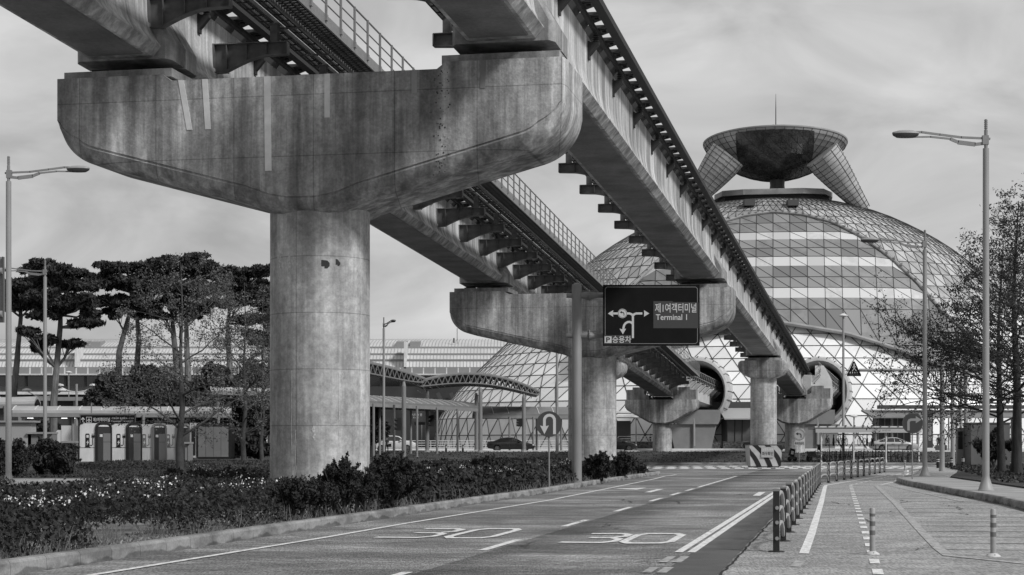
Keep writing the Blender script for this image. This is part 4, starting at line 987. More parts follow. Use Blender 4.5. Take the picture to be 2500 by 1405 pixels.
# mushroom head lamps
def mush(label, u, vt, y, z, r=.42, pr=.1):
    p = P(u, vt, y); rr_ = thing('post_top_lamp', label, 'post lamp', (p.x, y, z), 'post-top lamps'); m = MB(); m.lathe((p.x, y, 0), [(pr * 1.5, z), (pr, z + .4), (pr * .8, p.z)], 10); m.build('pole', MLPOLE, rr_, True)
    m = MB(); m.lathe((p.x, y, p.z), [(.05, 0), (r, .1), (r, .16), (.1, .32)], 16); m.build('lamp_head', MWHITE, rr_, True)
mush('tall post lamp with disc head between the hall openings', 2059, 775, 150, .3, .38, .12)
mush('short post lamp behind the bicycle shelter', 2085, 1020, 190, .95, .5, .09); mush('short post lamp right of the bus shelter pillar', 2316, 1022, 188, .95, .5, .09)
mush('short post lamp beside the kiosk by the second pier', 1553, 1022, 198, 1.0, .5, .09)
mush('thin post lamp rising before the terminal windows', 168, 912, 240, .9, .5, .08)
def twin(label, u, vt, y, a=1.9):
    p = P(u, vt, y); r_ = thing('twin_lamp', label, 'street lamp', (p.x, y, .9), 'twin-armed lamps'); m = MB(); m.lathe((p.x, y, 0), [(.12, .8), (.1, p.z)], 8); m.build('pole', MLPOLE, r_)
    for s in (-1, 1):
        m = MB(); pts = [Vector((p.x + s * t, y, p.z - .7 + h)) for t, h in ((0, 0), (.7, .1), (1.3, .4), (a, .55))]; m.tube(pts, .05, 6); m.build('arm', MWHITE, r_)
        m = MB(); c = pts[-1]; m.lathe(c, [(.15, -.05), (.42, 0), (.36, .12), (.08, .2)], 12); m.build('lamp_head', MWHITE, r_)
twin('twin-armed white lamp right of the street lamp on the left', 187, 938, 150, 1.5); twin('twin-armed white lamp behind the left street lamp pole', 108, 950, 150, 1.5)
# ---- big direction sign
r_ = thing('direction_sign', 'large dark overhead direction sign to Terminal 1 on a thick grey pole', 'road sign', (P(1408, 0, 71).x, 71, .12))
px = P(1408, 0, 71).x; zt_ = P(0, 693, 71).z
m = MB(); m.lathe((px, 71, 0), [(.21, .1), (.2, 2), (.2, zt_ - .1), (.16, zt_ - .02), (.05, zt_ + .03)], 28); m.build('pole', MPOLE, r_, True)
yS = 70.6
for v in (722, 820):
    z = P(0, v, 71).z; m = MB(); m.tube([(px - .42, 71, z), (px + 4.9, 71, z)], .1, 14); m.build('arm', MPOLE, r_, True)
    m = MB(); m.tube([(px + .15, 71, z), (px + .5, 71, z), (px + .62, 71, z), (px + .85, 71, z)], [.12, .17, .15, .11], 12); pass
    m.tube([(px + .5, 71, z), (px + .54, 71, z)], .24, 14)
    for s in (-1, 1): m.box((px + .5, 71, z + s * .18), (.7, .03, .03))
    m.build('arm_flange', MPOLE, r_)
a, b = P(1472, 845, yS), P(1708, 696, yS); W_, H_ = b.x - a.x, b.z - a.z; c = Vector(((a.x + b.x) / 2, yS, (a.z + b.z) / 2))
m = MB(); m.box(c, (W_, .06, H_)); m.build('board', MSIGN, r_)
f = Face(c + Vector((0, -.031, 0)))
def sxy(u, v): return ((u - 1590) / 236 * W_, -(v - 770.5) / 149 * H_)
m = MB()
rc = [(-W_ / 2 + .09, -H_ / 2 + .16), (-W_ / 2 + .16, -H_ / 2 + .09), (W_ / 2 - .16, -H_ / 2 + .09), (W_ / 2 - .09, -H_ / 2 + .16), (W_ / 2 - .09, H_ / 2 - .16), (W_ / 2 - .16, H_ / 2 - .09), (-W_ / 2 + .16, H_ / 2 - .09), (-W_ / 2 + .09, H_ / 2 - .16)]
f.stroke(m, rc, .018, .003, True); m.build('border', M('worn border', .22, .5), r_)
m = MB(); f.poly(m, [sxy(1595, 736), sxy(1642, 736), sxy(1642, 738), sxy(1705, 739), sxy(1705, 802), sxy(1595, 802)], .004); m.build('lighter_patch', MSIGNG, r_); m = MB(); f.poly(m, [sxy(1475, 819), sxy(1540, 819), sxy(1540, 841), sxy(1475, 841)], .004); m.build('lighter_patch', MSIGNG, r_)
def poly_px(m, pts, d=.006): f.poly(m, [sxy(u, v) for u, v in pts], d)
m = MB(); f.stroke(m, [sxy(1545, 826), sxy(1545, 772)], .085, .006)
f.stroke(m, [sxy(u, v) for u, v in ((1526, 766), (1537, 766), (1542, 768), (1545, 772))], .085, .0075); f.stroke(m, [sxy(u, v) for u, v in ((1568, 766), (1553, 766), (1548, 768), (1545, 772))], .085, .009); f.stroke(m, [sxy(1516, 766), sxy(1496, 766)], .085, .006)
poly_px(m, [(1484, 766), (1497, 758), (1496.5, 766), (1497, 774)][::-1]); poly_px(m, [(1585, 766), (1572, 758), (1572.5, 766), (1572, 774)])
f.stroke(m, [sxy(u, v) for u, v in ((1544, 791), (1541, 788), (1537, 786.5), (1532, 787), (1527, 790), (1523.5, 795), (1522, 801), (1522, 805))], .085, .007)
poly_px(m, [(1520.5, 817), (1512.5, 803), (1520.5, 805), (1528.5, 803)]); x_, z_ = sxy(1519.5, 766); f.disc(m, x_, z_, .19, .009); m.build('arrows', MSYM, r_)
m = MB(); f.ring(m, x_, z_, .165, .012, .012); f.stroke(m, [(x_ + .06, z_ - .09), (x_ + .065, z_ - .02), (x_ + .03, z_ + .04), (x_ - .03, z_ + .05)], .03, .012); f.poly(m, [(x_ - .11, z_ + .05), (x_ - .02, z_ + .10), (x_ - .02, z_ + .0)][::-1], .012); m.build('roundabout_symbol', MSIGN, r_)
def stext(body, u0, u1, v0, v1, mat=MSYM, d=.008, nm='lettering', bold=.01):
    x0, z0 = sxy(u0, v1); x1, z1 = sxy(u1, v0); return text(body, abs(z1 - z0), mat, r_, f.p((x0 + x1) / 2, (z0 + z1) / 2, 0), depth=d, width=abs(x1 - x0), name=nm, bold=bold)
stext('제1여객터미널', 1599, 1700, 741, 764); stext('Terminal 1', 1601, 1677, 768, 782, bold=.012)
m = MB(); poly_px(m, [(1476, 822), (1493, 822), (1493, 838), (1476, 838)], .008); m.build('parking_square', MSYM, r_)
stext('P', 1479.5, 1489.5, 824, 836, MSIGNG, .011, bold=.03); stext('승용차', 1495, 1541, 820.5, 838)
# ---- round signs
def round_sign(name, label, u, v, y, rad, vb, draw, face=MSIGNM, rim=MDK, wpole=.03):
    c = P(u, v, y); zb = hz(c.x, y) + (.15 if y < 100 else 0); r_ = thing(name, label, 'road sign', (c.x, y, zb)); m = MB(); m.tube([(c.x, y + .06, zb), (c.x, y + .06, c.z)], wpole, 8); m.build('post', MPOLE, r_)
    m = MB(); m.tube([(c.x, y, c.z), (c.x, y + .025, c.z)], rad, 40); m.build('disc', face, r_)
    f_ = Face(c); m = MB(); f_.ring(m, 0, 0, rad * .955, rad * .06, .003); m.build('rim', rim, r_); draw(r_, f_, rad); return r_
def d_uturn(r_, f_, q_):
    m = MB(); f_.stroke(m, [(.42 * q_, -.78 * q_), (.42 * q_, .3 * q_)] + [(.03 * q_ + .39 * q_ * math.cos(R(a)), .3 * q_ + .39 * q_ * math.sin(R(a))) for a in range(15, 180, 15)] + [(-.36 * q_, .3 * q_), (-.36 * q_, -.2 * q_)], .22 * q_, .005)
    f_.poly(m, [(-.36 * q_, -.78 * q_), (-.02 * q_, -.1 * q_), (-.36 * q_, -.2 * q_), (-.7 * q_, -.1 * q_)], .007); m.build('arrow', MSYM, r_)
def d_right(r_, f_, q_):
    m = MB(); f_.stroke(m, [(-.4 * q_, -.7 * q_), (-.4 * q_, .12 * q_), (-.32 * q_, .28 * q_), (-.15 * q_, .35 * q_), (.35 * q_, .35 * q_)], .24 * q_, .005); f_.poly(m, [(.3 * q_, .7 * q_), (.3 * q_, .0), (.85 * q_, .35 * q_)], .007); m.build('arrow', M('arrow grey', .22, .5), r_)
def d_noleft(r_, f_, q_):
    m = MB(); f_.ring(m, 0, 0, q_ * .8, q_ * .06, .005); m.build('inner_ring', M('ring grey', .12, .5), r_)
    m = MB(); f_.stroke(m, [(.32 * q_, -.5 * q_), (.32 * q_, .0), (.2 * q_, .14 * q_), (-.2 * q_, .16 * q_)], .16 * q_, .008); f_.poly(m, [(-.6 * q_, .16 * q_), (-.18 * q_, .42 * q_), (-.18 * q_, -.1 * q_)][::-1], .008); m.build('arrow', MBLK, r_)
    m = MB(); m.box(f_.c + Vector((0, 0, -q_ - .22)), (.82, .02, .3)); m.build('plate', M('plate grey', .3, .5), r_)
    text('좌회전금지', .2, MBLK, r_, f_.c + Vector((0, -.012, -q_ - .22)), width=.72, bold=.02)
round_sign('turn_sign', 'round U-turn sign on a thin post above the flower bed', 1340.5, 1036, 62, .46, 1150, d_uturn)
round_sign('turn_sign', 'round right-turn arrow sign on the right sidewalk corner', 2228, 1034, 75.7, .45, 1172, d_right, M('sign dark grey', .035, .5))
round_sign('turn_sign', 'small pale no-left-turn sign before the bicycle shelter', 1951, 1062, 139, .47, 1125, d_noleft, M('sign pale', .3, .5))
# ---- pedestrian crossing triangle on a long arm
y = 97.6; c = P(2085, 903, y); r_ = thing('pedestrian_sign', 'triangular pedestrian crossing sign hanging on a long horizontal arm', 'road sign', (c.x, y, c.z))
k = y / F; m = MB(); tri = [(-17, -16), (-17, -12), (-1.5, 20), (1.5, 20), (17, -12), (17, -16)]; m.prism([c + Vector((a_ * k, .03, b_ * k)) for a_, b_ in tri], (0, -.05, 0)); m.build('board', MSIGN, r_)
m = MB(); m.tube([c + Vector((14 * k, .12, -1 * k)), c + Vector((216 * k, .12, -1 * k))], .09, 10); m.build('arm', MLPOLE, r_)
f_ = Face(c + Vector((0, -.02, 0))); m = MB(); f_.disc(m, 0, 13 * k, 1.8 * k, .004, 12)
f_.stroke(m, [(0, 11 * k), (0, 4 * k)], 2.6 * k); f_.stroke(m, [(.2 * k, 4.5 * k), (-2 * k, 0), (-4.5 * k, -4 * k)], 1.4 * k, .006); f_.stroke(m, [(.2 * k, 4.5 * k), (2.5 * k, .5 * k), (5.5 * k, -3.5 * k)], 1.4 * k, .008)
f_.stroke(m, [(0, 10 * k), (-3 * k, 6.5 * k), (-4 * k, 5 * k)], 1.1 * k, .01); f_.stroke(m, [(0, 10 * k), (3 * k, 7.5 * k), (4.5 * k, 5 * k)], 1.1 * k, .012)
for q_ in range(4): f_.poly(m, [((-11 + q_ * 6) * k, -9 * k), ((-8 + q_ * 5.4) * k, -9 * k), ((-8 + q_ * 5.2) * k, -5.5 * k), ((-10 + q_ * 5.6) * k, -5.5 * k)], .004)
m.build('pedestrian_symbol', MSYM, r_); text('횡단보도', 3 * k, M('dim letters', .12, .5), r_, c + Vector((0, -.022, -13 * k)), width=22 * k)
# ---- board edge at far left
r_ = thing('sign_back', 'back of a sign board with round brackets cut by the left edge', 'road sign', (-17.9, 60, .12)); m = MB(); a, b = P(-70, 788, 60), P(11, 628, 60)
m.box(((a.x + b.x) / 2, 60, (a.z + b.z) / 2), (b.x - a.x, .06, b.z - a.z)); m.build('board', MPOLE, r_)
m = MB(); m.box((b.x - .03, 59.9, (a.z + b.z) / 2), (.04, .05, b.z - a.z)); m.build('edge_strip', MDK, r_)
for v in (662, 767): m = MB(); p = P(-4, v, 59.85); m.tube([p + Vector((-.6, 0, 0)), p + Vector((.14, 0, 0))], .11, 12); m.build('bracket', MLPOLE, r_)
m = MB(); m.lathe((P(-40, 0, 60).x, 60.2, 0), [(.16, .1), (.15, b.z)], 12); m.build('pole', MPOLE, r_)
# ---- passenger terminal board on the left
y = 127; a, b = P(195, 1039, y), P(332, 1012, y); c = (a + b) / 2; r_ = thing('terminal_sign', 'dark board reading Passenger Terminal 1 above the charging booths', 'sign', (c.x, y, .5))
m = MB(); m.box(c, (b.x - a.x, .12, b.z - a.z)); m.build('board', MSIGN, r_); m = MB(); f_ = Face(c + Vector((0, -.06, 0))); w_, h_ = (b.x - a.x) / 2, (b.z - a.z) / 2
f_.stroke(m, [(-w_ + .04, -h_ + .04), (w_ - .04, -h_ + .04), (w_ - .04, h_ - .04), (-w_ + .04, h_ - .04)], .05, .003, True); m.build('border', M('border grey', .12, .5), r_)
k = y / F; m = MB()
def lp(u, v): return ((u - 263.5) * k, -(v - 1025.5) * k)
f_.stroke(m, [lp(207, 1032), lp(203, 1032), lp(203, 1021)], .05, .005); f_.stroke(m, [lp(199, 1025), lp(203, 1020.5), lp(207, 1025)], .06, .007); f_.stroke(m, [lp(211.5, 1019), lp(224, 1019), lp(224, 1032), lp(211.5, 1032)], .03, .005, True)
f_.poly(m, [lp(217.4, 1020), lp(218.2, 1020), lp(218.6, 1024), lp(223, 1027), lp(223, 1028), lp(218.6, 1026.6), lp(218.4, 1029.4), lp(220, 1031), lp(215.6, 1031), lp(217.2, 1029.4), lp(217, 1026.6), lp(212.6, 1028), lp(212.6, 1027), lp(217, 1024)][::-1], .006); m.build('symbols', MSYM, r_)
def tl(body, u0, u1, v0, v1, **q_): x0, z0 = lp(u0, v1); x1, z1 = lp(u1, v0); text(body, z1 - z0, MSYM, r_, f_.p((x0 + x1) / 2, (z0 + z1) / 2, 0), depth=.008, width=x1 - x0, **q_)
tl('제1여객터미널', 228, 269, 1020, 1030, bold=.015); tl('Passenger Terminal 1', 273, 325, 1026.5, 1032); tl('1号航站楼  第1旅客ターミナル', 273, 327, 1019.5, 1024)
for s in (-.6, .6): m = MB(); m.box(c + Vector((s * w_, .1, .6)), (.08, .08, 1.2)); m.build('hanger', MPOLE, r_)
# exit board
y = 250; a, b = P(999, 1029, y), P(1033, 1004, y); c = (a + b) / 2; r_ = thing('exit_board', 'square dark exit board beyond the covered walkway', 'sign', (c.x, y, 1)); m = MB(); m.box(c, (b.x - a.x, .15, b.z - a.z)); m.build('board', MSIGNM, r_)
text('⇧나가는 곳', .38, MSYM, r_, c + Vector((0, -.08, .2)), width=1.7, bold=.02); text('Exit', .2, MSYM, r_, c + Vector((0, -.08, -.2)), width=.8)
for s in (-1, 1): m = MB(); m.box((c.x + s * .8, y + .1, (c.z + 1) / 2), (.12, .12, c.z - 1)); m.build('post', MPOLE, r_)
y = 248; a, b = P(1012, 1038, y), P(1045, 1031, y); c = (a + b) / 2; r_ = thing('small_board', 'low black board under the square exit board', 'sign', (c.x, y, 1)); m = MB(); m.box(c, (b.x - a.x, .12, b.z - a.z)); m.build('board', MSIGN, r_)
for s in (-1, 1): m = MB(); m.box((c.x + s * .7, y + .1, (c.z + 1) / 2), (.08, .08, c.z - 1)); m.build('post', MPOLE, r_)
# tall banner board right
y = 160; a, b = P(2262, 1094, y), P(2277, 1000, y); r_ = thing('banner_board', 'tall narrow dark banner board beside the second right lamp', 'sign', ((a.x + b.x) / 2, y, .8)); m = MB(); m.box(((a.x + b.x) / 2, y, (a.z + b.z) / 2), (b.x - a.x, .2, b.z - a.z)); m.build('board', MSIGNM, r_)
text('버\n스\n정\n류\n장', 2.2, MSYM, r_, ((a.x + b.x) / 2, y - .105, (a.z + b.z) / 2 - .0), width=.34)
# ---- traffic lights
for u, v, y, lb in ((974, 1036, 152, 'black traffic light facing away left of the truss canopy post'), (1055, 1028, 168, 'black traffic light under the arched truss canopy'), (1270, 1032, 172, 'black traffic light below the low walkway roof')):
    c = P(u, v, y); r_ = thing('traffic_light', lb, 'traffic light', (c.x, y, c.z), 'traffic lights'); m = MB(); hh = 1.1 if y < 170 else .8
    m.box(c, (.36, .3, hh * 1.0)); m.build('housing', MBLK, r_)
    for q_ in (-1, 0, 1): m = MB(); m.tube([c + Vector((-.16, -.1, q_ * hh / 3)), c + Vector((-.36, -.14, q_ * hh / 3))], .13, 10); m.build('visor', MBLK, r_)
    m = MB(); m.box(c + Vector((.3, .05, 0)), (.4, .06, .06)); m.build('bracket', MDK, r_)
# ---- striped crash guard round the hammerhead pier
r_ = thing('crash_guard', 'black and white striped guard box around the hammerhead pier', 'crash guard', (18.35, 127, 0)); cx_, cy_ = 18.35, 127.0; m = MB()
def sq(h, z): return [Vector((cx_ + x * h, cy_ + y_ * h, z)) for x, y_ in ((-1, -1), (1, -1), (1, 1), (-1, 1))]
m.loft([sq(1.09, .1), sq(1.19, 1.62)]); m.build('guard_box', M('guard white', .42, .6, layers=[(2, U1, .35, .65, .85, 1.08)]), r_)
m = MB(); m.loft([sq(1.0, 0), sq(1.0, .1)]); m.loft([sq(1.21, 1.62), sq(1.21, 1.68)]); m.build('guard_trim', MDK, r_)
m = MB()
def fp(x, t): h = 1.09 + .10 * t; return Vector((cx_ + x * h, cy_ - h - .012, .1 + 1.52 * t))
for s0 in (-1.35, -.62, .12, .86, 1.6):
    pts = []
    def bend(t, o): return s0 + o - .95 * t + .12 * math.sin(t * math.pi)
    L_ = [(max(-1, min(1, bend(t, 0))), t) for t in np.linspace(0, 1, 9)]; Rr = [(max(-1, min(1, bend(t, .34))), t) for t in np.linspace(0, 1, 9)]
    for (a_, b_), (c_, d_) in zip(zip(L_, L_[1:]), zip(Rr, Rr[1:])):
        if c_[0] - a_[0] > .01 or d_[0] - b_[0] > .01: m.add([fp(*a_), fp(*c_), fp(*d_), fp(*b_)], [(0, 1, 2, 3)])
m.build('stripes', MBLK, r_)
m = MB(); cc = Vector((cx_ + .12, cy_ - 1.21, 1.12)); m.obox(cc, (.46, 0, 0), (0, .012, 0), (0, 0, .38)); m.build('notice', M('notice plate', .33, .6), r_)
text('보행자 주의', .2, M('faint letters', .6, .6), r_, cc + Vector((0, -.013, .2)), width=.76); text('좌우확인', .27, MBLK, r_, cc + Vector((0, -.013, -.1)), width=.8, bold=.02)
# ---- guard fence of posts and hoops
pts = []; A_, B_, C_ = Vector((4.16, 27.4)), Vector((12.9, 73.0)), Vector((22.4, 104.7))
n1_ = 15; pts = [A_.lerp(B_, k / n1_) for k in range(n1_ + 1)] + [B_.lerp(C_, k / 10) for k in range(1, 11)]
r_ = thing('guard_fence', 'black post fence with curved silver hoops beside the bicycle lane', 'fence', (A_.x, A_.y, 0))
MFP = M('fence post black', .018, .4, layers=[(5, U1, .35, .65, .7, 1.4)]); MHO = M('fence hoop metal', .42, .35, metal=.3)
pm = MB(); pm.box((0, 0, .44), (.1, .1, .88)); pm.k = 1; pm.box((0, 0, .895), (.115, .115, .035)); pm.k = 0; pm.lathe((0, 0, 0), [(.13, 0), (.13, .012), (.1, .02)], 12); pme = pm.mesh('post', [MFP, MPOLE])
for k, p in enumerate(pts):
    q_ = pts[min(k + 1, len(pts) - 1)] - pts[max(k - 1, 0)]; rz_ = math.atan2(q_.y, q_.x) - math.pi / 2
    o = link('fence_post', pme, r_, (p.x, p.y, .005), rz_); o.scale = (1, 1, 1.09 if k == 0 else (1.05 if k < 3 else 1.0))
hm = MB()   # hoop: unit span along y 0..1
for h in (.86, .6, .34):
    a_ = [(0, 0, h - .2), (0, .08, h - .05), (0, .22, h + .04), (0, .5, h + .08), (0, .78, h + .04), (0, .92, h - .05), (0, 1, h - .2)]
def hoop_mesh(h, L):
    q_ = MB(); q_.tube([(0, L * t, h + d) for t, d in ((.015, -.2), (.06, -.05), (.18, .05), (.36, .09), (.64, .09), (.82, .05), (.94, -.05), (.985, -.2))], .031, 7, True); return q_.mesh('hoop', MHO, smooth=True)
hms = {}
for k in range(len(pts) - 1):
    d = pts[k + 1] - pts[k]; L_ = round(d.length, 1); rz_ = math.atan2(d.y, d.x) - math.pi / 2
    for h in (.8, .55, .3):
        if (h, L_) not in hms: hms[(h, L_)] = hoop_mesh(h, L_)
        link('hoop', hms[(h, L_)], r_, (pts[k].x, pts[k].y, .005), rz_)
for z in (.7, .47, .22): m = MB(); m.tube([(A_.x + .0, A_.y - .05, z), (A_.x, A_.y - .085, z)], .03, 10); m.build('bolt_cap', M('bolt silver', .3, .3, metal=.5), r_)
# ---- delineator posts
def delin(label, u, v, y):
    p = P(u, v, y); r_ = thing('delineator', label, 'delineator post', (p.x, y, .004), 'flexible delineator posts'); MD_ = M('delineator body', .30, .5, layers=[(6, U1, .35, .65, .85, 1.1)])
    m = MB(); m.lathe((p.x, y, .004), [(.112, 0), (.108, .012), (.06, .045), (.045, .05)], 24); m.build('base', M('delineator base', .5, .6), r_, True)
    m = MB(); m.lathe((p.x, y, .004), [(.044, .04), (.044, .7), (.036, .715), (.02, .718)], 20); m.build('post', MD_, r_, True)
    for z0, z1 in ((.30, .37), (.44, .51), (.585, .63)):
        m = MB(); m.lathe((p.x, y, .004), [(.0455, z0), (.0455, z1)], 20); m.build('reflective_band', M('band dark', .13, .4), r_, True)
    m = MB()
    for a_ in (30, 150, 270): m.lathe((p.x + .085 * math.cos(R(a_)), y + .085 * math.sin(R(a_)), .025), [(.01, 0), (.01, .012)], 6)
    m.build('bolt', MDK, r_)
delin('left of the two near delineator posts, at the dotted line', 2130, 1355, 26.8); delin('right of the two near delineator posts, inside the hatching', 2425, 1360, 26.3)
delin('small far delineator post beyond the fence end', 2209, 1150, 108)
for u, y, lb in ((2290, 111, 'left of the three banded bollards on the sidewalk'), (2323, 108, 'middle of the three banded bollards on the sidewalk'), (2351, 114, 'right of the three banded bollards on the sidewalk'), (1089, 172, 'black bollard before the far road, left of two'), (1130, 173, 'black bollard before the far road, right of two')):
    x = (u - U0) / F * y; z = .18 if y < 120 else hz(x, y); r_ = thing('bollard', lb, 'bollard', (x, y, z), 'banded bollards'); m = MB(); m.lathe((x, y, z), [(.1, 0), (.1, .62), (.08, .68), (.02, .7)], 14); m.build('post', MBLK, r_, True)
    for z0 in (.4, .52): m = MB(); m.lathe((x, y, z), [(.104, z0), (.104, z0 + .05)], 14); m.build('band', MWHITE, r_, True)
# ---- rooftop: advertising pillar, cable cabinets
y = 118; a, b = P(2335, 1125, y), P(2351, 1045, y); r_ = thing('pay_terminal', 'tall narrow grey terminal with dark screen among the slim poles', 'kiosk', ((a.x + b.x) / 2, y, .3)); m = MB(); m.box(((a.x + b.x) / 2, y, (b.z + .3) / 2), (b.x - a.x, .35, b.z - .3)); m.build('body', MPOLE, r_); m = MB(); m.box(((a.x + b.x) / 2, y - .18, b.z - .85), ((b.x - a.x) * .7, .04, 1.2)); m.build('screen', MBLK, r_)
# ---- charging booths
MBW = M('booth white', .72, .5, layers=[(1.2, (1, 1, .5), .35, .65, .85, 1.08)]); MBD = M('booth dark frame', .02, .4); MBG = M('booth inner panel', .13, .6)
def booth(label, u, y, dark=True, faded=False, sc_=1.0):
    p = P(u, 0, y); zb = hz(p.x, y) + .1; r_ = thing('charging_booth', label, 'charging booth', (p.x, y, zb), 'electric car charging booths')
    a = Vector((math.cos(R(-8)), math.sin(R(-8)), 0)); b = Vector((math.cos(R(52)), math.sin(R(52)), 0))   # side wall runs along a, door wall along b
    H_ = 2.62 * sc_; L1, L2 = 1.2 * sc_, 1.22 * sc_; o = Vector((p.x, y, zb)); up = Vector((0, 0, 1)); fr = MBD if dark else MPOLE
    # body: profile with rounded shoulders extruded along b
    prof = [(0, 0), (0, H_ - .3), (.03, H_ - .14), (.12, H_ - .04), (.28, H_)] ; prof += [(L1 - .02, H_), (L1, H_), (L1, 0)]
    m = MB(); m.loft([[o + a * x + b * t + up * z for x, z in prof] for t in (0, L2)]); m.build('shell', MBW, r_)
    m = MB()
    ed = [(-.03, 0), (-.03, H_ - .28), (.0, H_ - .12), (.1, H_ - .01), (.28, H_ + .035)]
    for (x0, z0), (x1, z1) in zip(ed, ed[1:]): m.bar(o + a * x0 + up * z0, o + a * x1 + up * z1, .09, .09)
    m.build('left_trim', fr, r_)
    # door frame on the b wall at the right end
    q0 = o + a * (L1 + .01); m = MB(); W2 = L2 * .98
    out = [(0, 0), (0, H_ - .25), (.1, H_ - .06), (.3, H_ + .02), (W2 - .3, H_ + .02), (W2 - .1, H_ - .06), (W2, H_ - .25), (W2, 0)]
    for (x0, z0), (x1, z1) in zip(out, out[1:]): m.bar(q0 + b * x0 + up * z0, q0 + b * x1 + up * z1, .16, .16, a)
    m.build('door_frame', fr, r_)
    n_ = a; m = MB(); m.obox(q0 + b * (W2 / 2) + up * (H_ / 2 - .1) + n_ * .02, b * (W2 / 2 - .06), n_ * .01, up * (H_ / 2 - .12)); m.build('recess', M('booth recess', .03, .5), r_)
    m = MB(); m.obox(q0 + b * (W2 * .68) + up * (H_ * .27) + n_ * .05, b * (W2 * .26), n_ * .015, up * (H_ * .24)); m.obox(q0 + b * (W2 * .68) + up * (H_ * .63) + n_ * .05, b * (W2 * .26), n_ * .015, up * (H_ * .11)); m.build('inner_panel', MBG, r_)
    m = MB(); m.obox(q0 + b * (W2 * .26) + up * (H_ * .68) + n_ * .06, b * .1, n_ * .02, up * .09); m.build('charger_screen', MSYM, r_)
    # pump symbol on the side wall
    f_ = Face(o + a * (L1 / 2 + .02) + up * (H_ * .55), a); g_ = MBD if not faded else M('faded print', .2, .6); m = MB()
    f_.poly(m, [(-.24, -.48), (.16, -.48), (.16, -.42), (.1, -.42), (.1, .42), (.04, .48), (-.16, .48), (-.2, .42), (-.2, -.42), (-.24, -.42)], .012)
    f_.stroke(m, [(.12, -.3), (.24, -.34), (.32, -.24), (.3, .12), (.36, .2)], .05, .012); f_.poly(m, [(.24, .2), (.46, .2), (.46, .36), (.24, .36)], .014); f_.poly(m, [(.27, .36), (.31, .36), (.31, .48), (.27, .48)], .012); f_.poly(m, [(.39, .36), (.43, .36), (.43, .48), (.39, .48)], .012)
    m.build('pump_symbol', g_, r_); m = MB(); f_.poly(m, [(-.12, .2), (.04, .2), (.04, .38), (-.12, .38)], .018); f_.poly(m, [(.02, .06), (-.13, -.14), (-.04, -.14), (-.1, -.34), (.07, -.08), (-.02, -.08)][::-1], .018); m.build('bolt_symbol', MBW, r_)
    m = MB(); m.obox(o + a * (L1 / 2) + up * (H_ * .37) - Vector((0, .012, 0)), a * (L1 / 2 - .05), (0, .004, 0), up * .012); m.build('panel_joint', MDK, r_)
booth('first charging booth from the left, black trimmed with crisp pump symbol', 194, 118)
booth('second charging booth from the left, black trimmed door frame', 270, 121)
booth('third charging booth from the left, pale frame and faded pump symbol', 333, 124, False, True)
booth('fourth charging booth from the left, behind the thin tree trunk', 392, 127, False, True)
y = 123; a, b = P(463, 1128, y), P(566, 1033, y); cx_ = (a.x + b.x) / 2; zb = hz(cx_, y) + .1; r_ = thing('booth_kiosk', 'wide booth with black rounded frame and four-panel grey front', 'kiosk', (cx_, y, zb)); m = MB()
w_, h_ = (P(563, 0, y).x - P(479, 0, y).x) / 2, (b.z - zb - .15) / 2; cc = Vector((P(521, 0, y).x, y, zb + .15 + h_))
def rrect(w0, h0, r0): return [(sx_ * (w0 - r0) + r0 * math.cos(R(a_)), sz_ * (h0 - r0) + r0 * math.sin(R(a_))) for sx_, sz_, st in ((1, 1, 0), (-1, 1, 90), (-1, -1, 180), (1, -1, 270)) for a_ in (st, st + 30, st + 60, st + 90)]
m.prism([cc + Vector((x, 0, z)) for x, z in rrect(w_, h_, .22)], (0, 1.8, 0)); m.build('shell', MBD, r_)
for k in range(4): m = MB(); pw = (w_ - .14) * 2 / 4; m.box(cc + Vector((-(w_ - .14) + pw * (k + .5), -.015, -.06)), (pw - .025, .05, h_ * 2 - .42)); m.build('front_panel', M('kiosk panel', .24, .6, layers=[(1, U1, .35, .65, .9, 1.06)]), r_)
m = MB(); m.box(cc + Vector((-w_ - .22, .9, .05)), (.46, 1.7, h_ * 2 - .1)); m.build('side_wall', MBW, r_); m = MB(); m.box(cc + Vector((-w_ - .2, .04, -.05)), (.26, .06, h_ * 1.5)); m.build('side_opening', MBK if 'MBK' in globals() else MBD, r_)
# low cabinets and hut at far left
for u0, u1, v0, v1, y, nm, lb, mt in ((-60, 76, 1032, 1078, 112, 'utility_hut', 'pale flat-roofed hut at the left edge behind the hedge', M('hut wall', .3, .7)), (68, 128, 1060, 1085, 112, 'utility_box', 'long low grey utility box right of the pale hut', M('box grey', .17, .6)), (152, 178, 1082, 1100, 110, 'small_box', 'small grey box beside the round hedge', M('box grey2', .14, .6)), (452, 463, 1084, 1130, 116, 'meter_box', 'narrow grey meter box between tree trunk and wide booth', M('box grey3', .2, .6))):
    a, b = P(u0, v1, y), P(u1, v0, y); zb = hz(a.x, y) + .1; r_ = thing(nm, lb, 'cabinet', ((a.x + b.x) / 2, y, zb)); m = MB(); m.box(((a.x + b.x) / 2, y + .6, (b.z + zb) / 2), (b.x - a.x, 1.2, b.z - zb)); m.build('body', mt, r_)
    m = MB(); m.box(((a.x + b.x) / 2, y + .55, b.z + .06), (b.x - a.x + (.5 if u0 < 0 else .06), 1.5, .12)); m.build('lid', MLPOLE, r_)
    m = MB(); m.box((a.x + (b.x - a.x) * .55, y - .01, (b.z + zb) / 2), (.03, .03, (b.z - zb) * .9)); m.build('door_gap', MDK, r_)
